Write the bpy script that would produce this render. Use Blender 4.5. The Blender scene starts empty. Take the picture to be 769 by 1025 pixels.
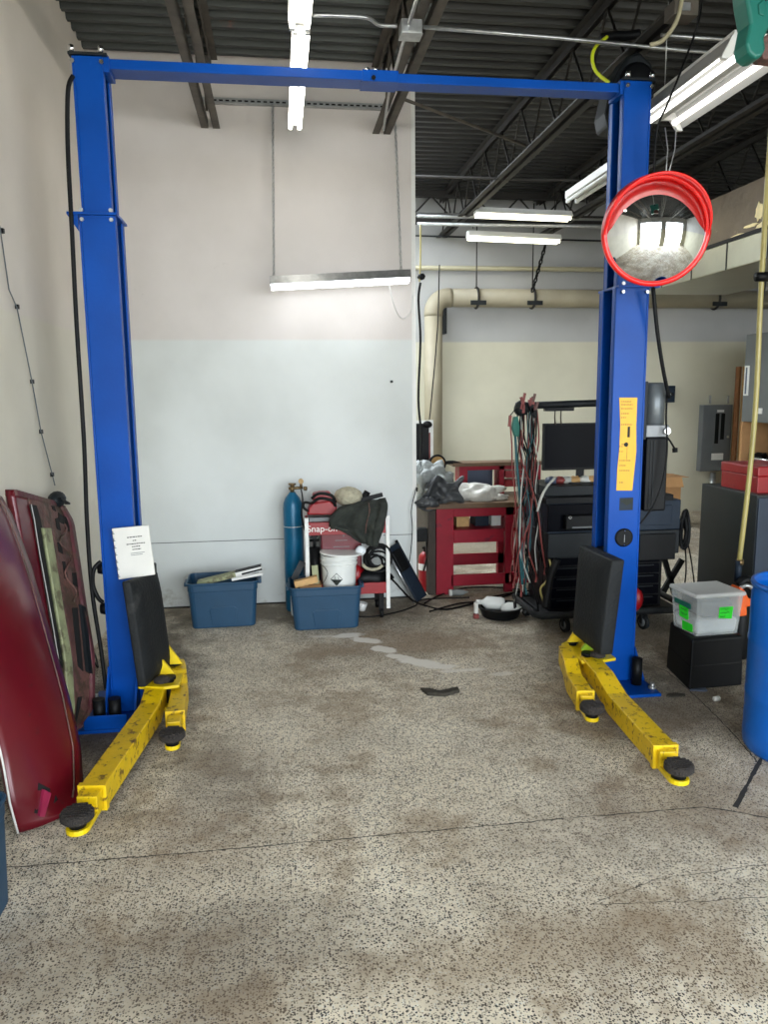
import bpy, math, random
from mathutils import Vector, Matrix
random.seed(7)
C = bpy.context.scene.collection
V = Vector
# ------------------------------------------------------------------ camera model (perspective solved from the photograph)
FPX = 772.0; CX, CY = 384.5, 512.5; H = 1.85
F_ = V((-106.5, -118.5, FPX)).normalized()
D_ = V((52, 4990, FPX)); D_ = (D_ - F_ * D_.dot(F_)).normalized()
R_ = D_.cross(F_)
def ray(px, py):
    v = V((px - CX, py - CY, FPX)); return V((v.dot(R_), v.dot(F_), -v.dot(D_)))
CAM = V((0, 0, H))
def aZ(px, py, z=0.0): r = ray(px, py); return CAM + r * ((z - H) / r.z)
def aY(px, py, y): r = ray(px, py); return CAM + r * (y / r.y)
def aX(px, py, x): r = ray(px, py); return CAM + r * (x / r.x)
cam = bpy.data.cameras.new('camera'); co = bpy.data.objects.new('camera', cam); C.objects.link(co)
cam.sensor_fit = 'HORIZONTAL'; cam.sensor_width = 36; cam.lens = FPX / 769 * 36; cam.clip_start = .02; cam.clip_end = 200
xa = V((R_[0], F_[0], -D_[0])); ya = V((R_[1], F_[1], -D_[1])); za = V((R_[2], F_[2], -D_[2]))
m = Matrix.Identity(4); AXX, AXZ = xa, za
for i in range(3): m[i][0] = xa[i]; m[i][1] = -ya[i]; m[i][2] = -za[i]
m.translation = CAM; co.matrix_world = m
bpy.context.scene.camera = co

# ------------------------------------------------------------------ materials
def s2l(c):
    return tuple(((x / 255) / 12.92 if x / 255 <= .04045 else (((x / 255) + .055) / 1.055) ** 2.4) for x in c)
def new_mat(name):
    m = bpy.data.materials.new(name); m.use_nodes = True
    nt = m.node_tree; b = nt.nodes['Principled BSDF']; return m, nt, b
def mat(name, rgb, rough=.5, metal=0, var=.12, scale=6, bump=0, bscale=40, dirt=None, dirt_amt=.0, dscale=4, coat=0, trans=0, emis=0, alpha=1, spec=.5):
    m, nt, b = new_mat(name); N = nt.nodes; L = nt.links
    col = s2l(rgb)
    tc = N.new('ShaderNodeTexCoord'); no = N.new('ShaderNodeTexNoise'); no.inputs['Scale'].default_value = scale; no.inputs['Detail'].default_value = 5
    L.new(tc.outputs['Object'], no.inputs['Vector'])
    rp = N.new('ShaderNodeValToRGB')
    rp.color_ramp.elements[0].position = .3; rp.color_ramp.elements[1].position = .7
    rp.color_ramp.elements[0].color = (*[x * (1 - var) for x in col], 1); rp.color_ramp.elements[1].color = (*[min(1, x * (1 + var)) for x in col], 1)
    L.new(no.outputs['Fac'], rp.inputs['Fac']); out = rp.outputs['Color']
    if dirt:
        n2 = N.new('ShaderNodeTexNoise'); n2.inputs['Scale'].default_value = dscale; n2.inputs['Detail'].default_value = 8; n2.inputs['Roughness'].default_value = .7
        L.new(tc.outputs['Object'], n2.inputs['Vector'])
        r2 = N.new('ShaderNodeValToRGB'); r2.color_ramp.elements[0].position = .62 - dirt_amt * .25; r2.color_ramp.elements[1].position = .68 - dirt_amt * .2
        L.new(n2.outputs['Fac'], r2.inputs['Fac'])
        mx = N.new('ShaderNodeMix'); mx.data_type = 'RGBA'; L.new(r2.outputs['Color'], mx.inputs[0]); L.new(out, mx.inputs[6]); mx.inputs[7].default_value = (*s2l(dirt), 1)
        out = mx.outputs[2]
    L.new(out, b.inputs['Base Color'])
    b.inputs['Roughness'].default_value = rough; b.inputs['Metallic'].default_value = metal
    b.inputs['Specular IOR Level'].default_value = spec
    if coat: b.inputs['Coat Weight'].default_value = coat; b.inputs['Coat Roughness'].default_value = .15
    if trans: b.inputs['Transmission Weight'].default_value = trans
    if alpha < 1: b.inputs['Alpha'].default_value = alpha
    if emis: L.new(out, b.inputs['Emission Color']); b.inputs['Emission Strength'].default_value = emis
    if bump:
        n3 = N.new('ShaderNodeTexNoise'); n3.inputs['Scale'].default_value = bscale; n3.inputs['Detail'].default_value = 6
        L.new(tc.outputs['Object'], n3.inputs['Vector']); bp = N.new('ShaderNodeBump'); bp.inputs['Strength'].default_value = bump; bp.inputs['Distance'].default_value = .02
        L.new(n3.outputs['Fac'], bp.inputs['Height']); L.new(bp.outputs['Normal'], b.inputs['Normal'])
    return m
M = {}
M['blue'] = mat('blue_paint', (0, 66, 150), .36, 0, .14, 3, .04, 60, dirt=(14, 74, 156), dirt_amt=-.15, dscale=5, spec=.18)
M['blue_dust'] = mat('dusty_blue_paint', (60, 84, 150), .5, 0, .2, 5)
M['yellow'] = mat('yellow_paint', (212, 176, 2), .45, 0, .1, 8, .1, 50, dirt=(96, 68, 22), dirt_amt=.3, dscale=22)
M['yellow_clean'] = mat('clean_yellow_paint', (214, 184, 4), .45, 0, .12, 8, .1, 50, dirt=(110, 90, 20), dirt_amt=0, dscale=12)
M['lime'] = mat('lime_painted_steel', (150, 190, 20), .5)
M['rubber'] = mat('black_rubber', (20, 23, 25), .65, 0, .2, 8, .25, 60, spec=.3, dirt=(42, 43, 43), dirt_amt=.1, dscale=3)
M['rubber_worn'] = mat('worn_rubber', (42, 37, 34), .85, 0, .35, 30, .8, 90)
M['black'] = mat('black_plastic', (9, 10, 12), .5, 0, .2, 10, spec=.2)
M['black_gloss'] = mat('black_gloss', (3, 4, 11), .35, 0, .1, 10, spec=.05)
M['panel_pale'] = mat('aged_white_reflector', (160, 160, 157), .4, 0, .05, 5)
M['darkgrey'] = mat('dark_grey_metal', (26, 30, 33), .5, .1, .15, 8, spec=.25)
M['slate'] = mat('slate_blue_metal', (27, 38, 51), .5, .1, .15, 8, spec=.25)
M['steel'] = mat('galvanised_steel', (176, 178, 178), .35, .8, .15, 25)
M['chrome'] = mat('chrome', (220, 222, 225), .12, 1, .04, 10)
M['oldsteel'] = mat('old_joist_paint', (80, 74, 66), .6, .2, .25, 10, dirt=(70, 55, 45), dirt_amt=.1)
M['darksteel'] = mat('dark_joist_paint', (38, 35, 32), .6, .2, .25, 10)
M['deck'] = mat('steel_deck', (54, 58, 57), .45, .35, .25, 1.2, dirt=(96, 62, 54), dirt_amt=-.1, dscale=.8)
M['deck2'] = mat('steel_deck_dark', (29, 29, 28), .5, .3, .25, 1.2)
M['white'] = mat('white_enamel', (216, 216, 212), .35, 0, .04, 5)
M['white_plastic'] = mat('white_plastic', (216, 218, 214), .4, 0, .06, 8, dirt=(170, 165, 150), dirt_amt=0)
M['red_enamel'] = mat('red_enamel', (138, 8, 18), .38, 0, .1, 6, .04, 50, dirt=(100, 18, 22), dirt_amt=0)
M['bench_red'] = mat('bench_red_paint', (140, 12, 36), .5, 0, .12, 8, spec=.3, dirt=(110, 20, 40), dirt_amt=.1, dscale=8)
M['mirror_red'] = mat('mirror_red', (238, 22, 20), .3, 0, .03, 5, coat=.3)
M['mirror'] = mat('convex_mirror', (225, 228, 230), .02, 1, .01, 5)
M['maroon'] = mat('maroon_car_paint', (92, 4, 22), .32, .1, .1, 2, .02, 30, dirt=(72, 26, 32), dirt_amt=-.1, dscale=9, coat=.25)
M['handle_maroon'] = mat('worn_handle_paint', (140, 30, 66), .4, 0, .15, 8)
M['maroon_dull'] = mat('dull_maroon_primer', (92, 46, 52), .6, .05, .3, 6, .3, 30, dirt=(86, 62, 52), dirt_amt=.45, dscale=7)
M['brown_door'] = mat('brown_door_shell', (98, 66, 60), .6, .05, .35, 8, .5, 25, dirt=(72, 56, 44), dirt_amt=.5, dscale=9)
M['olive'] = mat('olive_primer', (140, 144, 108), .6, 0, .2, 14, .2, 40, dirt=(100, 96, 70), dirt_amt=.3, dscale=10)
M['tote'] = mat('blue_tote_plastic', (30, 64, 90), .45, 0, .08, 6, .05, 60, spec=.35, dirt=(90, 116, 140), dirt_amt=-.28, dscale=11)
M['drum'] = mat('blue_drum_plastic', (0, 92, 184), .3, 0, .05, 5, .03, 60)
M['cyl'] = mat('teal_blue_cylinder', (8, 92, 128), .35, .1, .12, 6, dirt=(40, 112, 140), dirt_amt=0)
M['brass'] = mat('tarnished_brass', (120, 100, 70), .4, .8, .2, 20)
M['cloth'] = mat('charcoal_cloth', (42, 46, 41), .95, 0, .25, 14, .6, 40)
M['beige'] = mat('beige_wool', (170, 164, 142), .95, 0, .18, 30, .9, 60)
M['bag'] = mat('grey_plastic_film', (138, 142, 140), .25, 0, .3, 9, .8, 22)
M['bag_white'] = mat('white_plastic_film', (206, 204, 196), .3, 0, .12, 9, .8, 24)
M['bag_dark'] = mat('dark_plastic_film', (64, 66, 68), .35, 0, .4, 7, .9, 18)
M['wood'] = mat('worn_wood_top', (98, 74, 52), .6, 0, .2, 12)
M['dark_wood'] = mat('dark_stained_wood', (54, 44, 36), .7, 0, .2, 10)
M['alloy'] = mat('dull_cast_alloy', (128, 130, 132), .5, .5, .1, 20)
M['plank'] = mat('pale_plank', (190, 150, 96), .6, 0, .15, 20)
M['wood_post'] = mat('brown_wood_post', (120, 78, 44), .6, 0, .2, 12)
M['card'] = mat('brown_cardboard_lit_bay', (170, 128, 84), .8, 0, .1, 10)
M['cream_pipe'] = mat('cream_pipe_jacket', (142, 134, 114), .6, 0, .12, 3, dirt=(128, 122, 112), dirt_amt=0, dscale=2)
M['gas_pipe'] = mat('cream_painted_pipe', (160, 153, 126), .5, 0, .05, 4)
M['panel_grey'] = mat('grey_panel_enamel', (98, 102, 104), .38, .1, .06, 5)
M['cab'] = mat('dark_green_grey_cabinet', (24, 31, 33), .45, .1, .1, 5)
M['cab2'] = mat('slate_cabinet_door', (34, 46, 62), .45, .1, .1, 5)
M['teal'] = mat('teal_plastic', (4, 96, 84), .4, 0, .1, 6)
M['orange'] = mat('orange_plastic', (240, 98, 20), .45, 0, .1, 6)
M['green'] = mat('fluorescent_green_paper', (40, 230, 40), .7, 0, .03, 6)
M['ink'] = mat('black_ink', (22, 30, 22), .7)
M['label_y'] = mat('yellow_label', (226, 168, 4), .45, 0, .06, 9)
M['paper'] = mat('aged_white_board', (214, 212, 206), .55, 0, .05, 8, dirt=(190, 182, 166), dirt_amt=.05, dscale=6)
M['lens_clear'] = mat('clear_plastic', (222, 228, 228), .15, 0, .03, 6, alpha=.3)
M['motor_grey'] = mat('motor_grey', (88, 94, 98), .3, .2, .1, 6)
M['tote_lid'] = mat('cloudy_lid', (220, 222, 220), .3, 0, .06, 9, alpha=.72)
M['white_liquid'] = mat('white_rags', (222, 228, 232), .7, 0, .05, 15, .3, 30)
M['tube_hose'] = mat('translucent_yellow_hose', (160, 148, 88), .3, 0, .12, 8)
M['tan'] = mat('tan_foil_board', (98, 84, 66), .4, .35, .16, 5, .2, 14, dirt=(196, 184, 150), dirt_amt=-.1, dscale=3.5)
M['duct'] = mat('foil_duct', (160, 158, 140), .28, .75, .08, 3, .1, 12)
M['copper_red'] = mat('red_wire', (122, 50, 46), .5)
M['teal_wire'] = mat('teal_wire', (24, 84, 92), .5)
M['pale_wire'] = mat('pale_wire', (170, 172, 166), .5)
M['hose_y'] = mat('yellow_green_hose', (196, 208, 40), .4)
M['plant'] = mat('debris', (52, 48, 40), .9, 0, .4, 40)
M['joint'] = mat('joint_filler', (42, 40, 38), .9, 0, .3, 20)
M['hole'] = mat('dark_cavity', (12, 11, 11), .9)
M['window_grey'] = mat('tinted_blue_grey', (74, 84, 104), .3)
def emit(name, rgb, st):
    m = bpy.data.materials.new(name); m.use_nodes = True; nt = m.node_tree; b = nt.nodes['Principled BSDF']
    b.inputs['Base Color'].default_value = (.9, .9, .9, 1); b.inputs['Emission Color'].default_value = (*s2l(rgb), 1); b.inputs['Emission Strength'].default_value = st; return m
M['tube'] = emit('fluorescent_tube', (255, 250, 240), 9)
M['tube_c'] = emit('wide_fluorescent_tube', (255, 252, 246), 1.8)
M['tube_far'] = emit('far_fluorescent_tube', (255, 246, 214), 3.5)
M['led'] = emit('led_lens', (246, 250, 255), 5)

# ------------------------------------------------------------------ mesh helpers
class MB:
    def __init__(s): s.v = []; s.f = []; s.mi = []; s.sm = []; s.mats = []; s.cur = 0
    def use(s, key):
        if key not in s.mats: s.mats.append(key)
        s.cur = s.mats.index(key); return s
    def add(s, vs, fs, smooth=False):
        o = len(s.v); s.v += [V(v) for v in vs]
        for f in fs: s.f.append([o + i for i in f]); s.mi.append(s.cur); s.sm.append(smooth)
        return s
    def box(s, x0, x1, y0, y1, z0, z1):
        vs = [(x, y, z) for x in (x0, x1) for y in (y0, y1) for z in (z0, z1)]
        return s.add(vs, [(0, 1, 3, 2), (4, 6, 7, 5), (0, 4, 5, 1), (2, 3, 7, 6), (0, 2, 6, 4), (1, 5, 7, 3)])
    def obox(s, p0, p1, w, h, up=V((0, 0, 1))):   # box along a segment
        p0 = V(p0); p1 = V(p1); d = (p1 - p0).normalized(); u = V(up)
        sd = d.cross(u)
        if sd.length < 1e-5: sd = d.cross(V((0, 1, 0)))
        sd.normalize(); up2 = sd.cross(d).normalized()
        vs = []
        for p in (p0, p1):
            for a, b in ((-1, -1), (1, -1), (1, 1), (-1, 1)): vs.append(p + sd * a * w / 2 + up2 * b * h / 2)
        return s.add(vs, [(3, 2, 1, 0), (4, 5, 6, 7), (0, 1, 5, 4), (1, 2, 6, 5), (2, 3, 7, 6), (3, 0, 4, 7)])
    def cyl(s, p0, p1, r0, r1=None, n=20, caps=True):
        r1 = r0 if r1 is None else r1; p0 = V(p0); p1 = V(p1); d = (p1 - p0).normalized()
        a = d.orthogonal().normalized(); b = d.cross(a)
        vs = []
        for p, r in ((p0, r0), (p1, r1)):
            for i in range(n):
                t = 2 * math.pi * i / n; vs.append(p + (a * math.cos(t) + b * math.sin(t)) * r)
        s.add(vs, [(i, (i + 1) % n, n + (i + 1) % n, n + i) for i in range(n)], True)
        if caps:
            o = len(s.v) - 2 * n
            s.f.append([o + i for i in range(n)][::-1]); s.f.append([o + n + i for i in range(n)]); s.mi += [s.cur] * 2; s.sm += [False] * 2
        return s
    def tube(s, pts, r, n=8, closed=False):
        pts = [V(p) for p in pts]; k = len(pts); vs = []; a = None
        for i, p in enumerate(pts):
            q0 = pts[i - 1] if (i or closed) else pts[0]; q1 = pts[(i + 1) % k] if (i < k - 1 or closed) else pts[-1]
            d = (q1 - q0).normalized()
            if a is None: a = d.orthogonal().normalized()
            a = (a - d * a.dot(d))
            a = a.normalized() if a.length > 1e-6 else d.orthogonal().normalized()
            b = d.cross(a); rr = r[i] if isinstance(r, (list, tuple)) else r
            for j in range(n):
                t = 2 * math.pi * j / n; vs.append(p + (a * math.cos(t) + b * math.sin(t)) * rr)
        fs = []
        for i in range(k if closed else k - 1):
            i2 = (i + 1) % k
            for j in range(n): fs.append((i * n + j, i * n + (j + 1) % n, i2 * n + (j + 1) % n, i2 * n + j))
        if not closed: fs.append(tuple(range(n))[::-1]); fs.append(tuple((k - 1) * n + j for j in range(n)))
        return s.add(vs, fs, True)
    def lathe(s, prof, o=(0, 0, 0), ax=(0, 0, 1), n=32, sx=1, sy=1, smooth=True):
        o = V(o); ax = V(ax).normalized(); a = ax.orthogonal().normalized()
        if abs(ax.z) > .999: a = V((1, 0, 0))
        b = ax.cross(a); vs = []
        for r, h in prof:
            for j in range(n):
                t = 2 * math.pi * j / n; vs.append(o + a * math.cos(t) * r * sx + b * math.sin(t) * r * sy + ax * h)
        k = len(prof); fs = [(i * n + j, i * n + (j + 1) % n, (i + 1) * n + (j + 1) % n, (i + 1) * n + j) for i in range(k - 1) for j in range(n)]
        return s.add(vs, fs, smooth)
    def prism(s, poly, f0, f1):    # poly list of (u,v); f0/f1 map (u,v) to 3D for the two faces
        n = len(poly); vs = [f0(*p) for p in poly] + [f1(*p) for p in poly]
        return s.add(vs, [tuple(range(n))[::-1], tuple(range(n, 2 * n))] + [(i, (i + 1) % n, n + (i + 1) % n, n + i) for i in range(n)])
    def loft(s, rings, cap=True, smooth=True):   # rings: equal length closed loops
        n = len(rings[0]); vs = [p for r in rings for p in r]
        fs = [(i * n + j, i * n + (j + 1) % n, (i + 1) * n + (j + 1) % n, (i + 1) * n + j) for i in range(len(rings) - 1) for j in range(n)]
        s.add(vs, fs, smooth)
        if cap: o = len(s.v) - len(vs); s.f.append([o + i for i in range(n)][::-1]); s.f.append([o + len(vs) - n + i for i in range(n)]); s.mi += [s.cur] * 2; s.sm += [False] * 2
        return s
    def blob(s, c, r, n=20, rough=.15, seed=1, sq=1.0):    # lumpy ellipsoid
        rnd = random.Random(seed); ph = [(rnd.uniform(1.5, 7), rnd.uniform(1.5, 7), rnd.uniform(1.5, 7), rnd.uniform(0, 6.28)) for _ in range(7)]
        vs = []; m = n // 2
        for i in range(m + 1):
            la = -math.pi / 2 + math.pi * i / m
            for j in range(n):
                lo = 2 * math.pi * j / n; d = V((math.cos(la) * math.cos(lo), math.cos(la) * math.sin(lo), math.sin(la)))
                k = 1 + rough * sum(math.sin(a * d.x * 1.6 + p) * math.cos(b * d.y * 1.6 + q) * math.sin(c_ * d.z + a + p) for a, b, c_, p in ph for q in (0,)) / 2.2
                z = max(d.z, -sq) if sq < 1 else d.z
                vs.append(V(c) + V((d.x * r[0] * k, d.y * r[1] * k, z * r[2] * k if sq >= 1 else z * r[2] * (k if z > -sq else 1))))
        return s.add(vs, [(i * n + j, i * n + (j + 1) % n, (i + 1) * n + (j + 1) % n, (i + 1) * n + j) for i in range(m) for j in range(n)], True)
    def build(s, name, mt, parent=None, bevel=0, seg=2, subd=0, solid=0):
        org = V((0, 0, 0))
        if parent is not None: org = parent['_w'] if '_w' in parent else V((0, 0, 0)); org = V(org)
        me = bpy.data.meshes.new(name)
        if not s.mats: mm = [mt]; 
        else: mm = s.mats
        me.from_pydata([v - org for v in s.v], [], s.f)
        for k in mm: me.materials.append(M[k])
        for i, p in enumerate(me.polygons): p.material_index = s.mi[i] if s.mats else 0; p.use_smooth = s.sm[i]
        me.update()
        o = bpy.data.objects.new(name, me); C.objects.link(o)
        if parent is not None: o.parent = parent
        o['_w'] = org[:]
        if solid: md = o.modifiers.new('s', 'SOLIDIFY'); md.thickness = solid; md.offset = 0
        if bevel: md = o.modifiers.new('b', 'BEVEL'); md.width = bevel; md.segments = seg; md.limit_method = 'ANGLE'; md.angle_limit = math.radians(40)
        if subd: md = o.modifiers.new('u', 'SUBSURF'); md.levels = subd; md.render_levels = subd
        return o
def tag(o, label, cat, group=None):
    o['label'] = label; o['category'] = cat
    if group: o['group'] = group
    return o
def thing(name, loc, label, cat, group=None):
    o = bpy.data.objects.new(name, None); C.objects.link(o); o.location = loc; o['_w'] = tuple(loc); o.empty_display_size = .1
    return tag(o, label, cat, group)
def struct(o): o['kind'] = 'structure'; return o
def smooth_pts(pts, k=6):   # Catmull-Rom
    pts = [V(p) for p in pts]; P = [pts[0]] + pts + [pts[-1]]; out = []
    for i in range(1, len(P) - 2):
        a, b, c, d = P[i - 1], P[i], P[i + 1], P[i + 2]
        for j in range(k):
            t = j / k; out.append(.5 * ((2 * b) + (c - a) * t + (2 * a - 5 * b + 4 * c - d) * t * t + (3 * b - a - 3 * c + d) * t ** 3))
    return out + [pts[-1]]
def text_mesh(s, name, body, size, mt, parent, origin, ux, uy, extr=.001):
    cu = bpy.data.curves.new('t', 'FONT'); cu.body = body; cu.size = size; cu.extrude = extr; cu.align_x = 'CENTER'; cu.align_y = 'CENTER'
    to = bpy.data.objects.new('t', cu); C.objects.link(to); bpy.context.view_layer.update()
    me = bpy.data.meshes.new_from_object(to); bpy.data.objects.remove(to)
    ux = V(ux).normalized(); uy = V(uy).normalized(); uz = ux.cross(uy)
    org = V(parent['_w'])
    for v in me.vertices: v.co = V(origin) + ux * v.co.x + uy * v.co.y + uz * v.co.z - org
    me.materials.clear(); me.materials.append(M[mt])
    o = bpy.data.objects.new(name, me); C.objects.link(o); o.parent = parent; o['_w'] = parent['_w']; return o
def dup(root, delta, label=None, group=None):
    r = root.copy(); C.objects.link(r); r.location = root.location + V(delta)
    if label: r['label'] = label
    if group: r['group'] = group
    for ch in list(root.children):
        c = ch.copy(); C.objects.link(c); c.parent = r
        for g in ch.children: d = g.copy(); C.objects.link(d); d.parent = c
    return r
def chain_mb(p0, p1, pitch=.03, r=.004):
    mb = MB(); p0 = V(p0); p1 = V(p1); L = (p1 - p0).length; n = max(2, int(L / pitch)); d = (p1 - p0) / n; u = d.normalized(); a = u.orthogonal().normalized(); b = u.cross(a)
    for i in range(n):
        c = p0 + d * (i + .5); w = a if i % 2 else b; h = d.length * .62
        mb.tube([c + u * h * math.cos(t) + w * h * .5 * math.sin(t) for t in [k * math.pi / 4 for k in range(8)]], r, 4, True)
    return mb

# ------------------------------------------------------------------ the setting
XL, XP, YP, YF, ZC, XR, Y0 = -1.41, 1.20, 6.75, 11.0, 4.50, 7.6, -2.8
def wall_mat(name, lo, hi, zb, peel=False, seam=True):
    m, nt, b = new_mat(name); N = nt.nodes; L = nt.links
    tc = N.new('ShaderNodeTexCoord'); sp = N.new('ShaderNodeSeparateXYZ'); L.new(tc.outputs['Object'], sp.inputs[0])
    no = N.new('ShaderNodeTexNoise'); no.inputs['Scale'].default_value = 1.3; no.inputs['Detail'].default_value = 6; L.new(tc.outputs['Object'], no.inputs['Vector'])
    gt = N.new('ShaderNodeMapRange'); gt.inputs[1].default_value = zb - .012; gt.inputs[2].default_value = zb + .012; L.new(sp.outputs[2], gt.inputs[0])
    mx = N.new('ShaderNodeMix'); mx.data_type = 'RGBA'; mx.inputs[6].default_value = (*s2l(lo), 1); mx.inputs[7].default_value = (*s2l(hi), 1); L.new(gt.outputs[0], mx.inputs[0])
    rp = N.new('ShaderNodeValToRGB'); rp.color_ramp.elements[0].color = (.88, .88, .87, 1); rp.color_ramp.elements[1].color = (1.04, 1.04, 1.04, 1); rp.color_ramp.elements[0].position = .3; rp.color_ramp.elements[1].position = .65
    L.new(no.outputs['Fac'], rp.inputs[0])
    mu = N.new('ShaderNodeMix'); mu.data_type = 'RGBA'; mu.blend_type = 'MULTIPLY'; mu.inputs[0].default_value = 1; L.new(mx.outputs[2], mu.inputs[6]); L.new(rp.outputs[0], mu.inputs[7]); out = mu.outputs[2]
    # grime streaks and scuffs, denser low on the wall
    n2 = N.new('ShaderNodeTexNoise'); n2.inputs['Scale'].default_value = 5; n2.inputs['Detail'].default_value = 9; n2.inputs['Roughness'].default_value = .75; L.new(tc.outputs['Object'], n2.inputs['Vector'])
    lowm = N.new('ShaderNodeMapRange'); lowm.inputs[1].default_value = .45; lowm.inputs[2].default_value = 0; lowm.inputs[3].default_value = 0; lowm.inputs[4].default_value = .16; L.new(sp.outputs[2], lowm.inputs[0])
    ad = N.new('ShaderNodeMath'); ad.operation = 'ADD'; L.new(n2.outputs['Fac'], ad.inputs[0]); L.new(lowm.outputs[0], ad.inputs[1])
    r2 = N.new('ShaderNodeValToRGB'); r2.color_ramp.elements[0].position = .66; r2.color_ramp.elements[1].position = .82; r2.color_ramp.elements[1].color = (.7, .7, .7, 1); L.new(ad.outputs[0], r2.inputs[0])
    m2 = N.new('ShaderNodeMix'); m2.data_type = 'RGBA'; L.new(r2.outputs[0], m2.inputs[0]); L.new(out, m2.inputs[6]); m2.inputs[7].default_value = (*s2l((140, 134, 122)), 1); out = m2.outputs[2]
    if peel:
        n3 = N.new('ShaderNodeTexNoise'); n3.inputs['Scale'].default_value = 2.6; n3.inputs['Detail'].default_value = 7; L.new(tc.outputs['Object'], n3.inputs['Vector'])
        a = N.new('ShaderNodeMapRange'); a.inputs[1].default_value = 1.9; a.inputs[2].default_value = 1.0; a.inputs[3].default_value = -.3; a.inputs[4].default_value = .06; L.new(sp.outputs[2], a.inputs[0])
        s_ = N.new('ShaderNodeMath'); s_.operation = 'ADD'; L.new(n3.outputs['Fac'], s_.inputs[0]); L.new(a.outputs[0], s_.inputs[1])
        r3 = N.new('ShaderNodeValToRGB'); r3.color_ramp.elements[0].position = .6; r3.color_ramp.elements[1].position = .61; L.new(s_.outputs[0], r3.inputs[0])
        m3 = N.new('ShaderNodeMix'); m3.data_type = 'RGBA'; L.new(r3.outputs[0], m3.inputs[0]); L.new(out, m3.inputs[6]); m3.inputs[7].default_value = (*s2l((212, 206, 190)), 1); out = m3.outputs[2]
    L.new(out, b.inputs['Base Color']); b.inputs['Roughness'].default_value = .55
    bp = N.new('ShaderNodeBump'); bp.inputs['Strength'].default_value = .15; bp.inputs['Distance'].default_value = .01; L.new(n2.outputs['Fac'], bp.inputs['Height']); L.new(bp.outputs[0], b.inputs['Normal'])
    return m
M['wall_back'] = wall_mat('partition_paint', (206, 210, 208), (206, 200, 196), 2.30)
M['wall_left'] = wall_mat('left_wall_paint', (216, 210, 194), (216, 208, 197), 2.30, True)
M['wall_far'] = wall_mat('far_wall_paint', (192, 188, 168), (168, 168, 167), 2.55)

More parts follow.
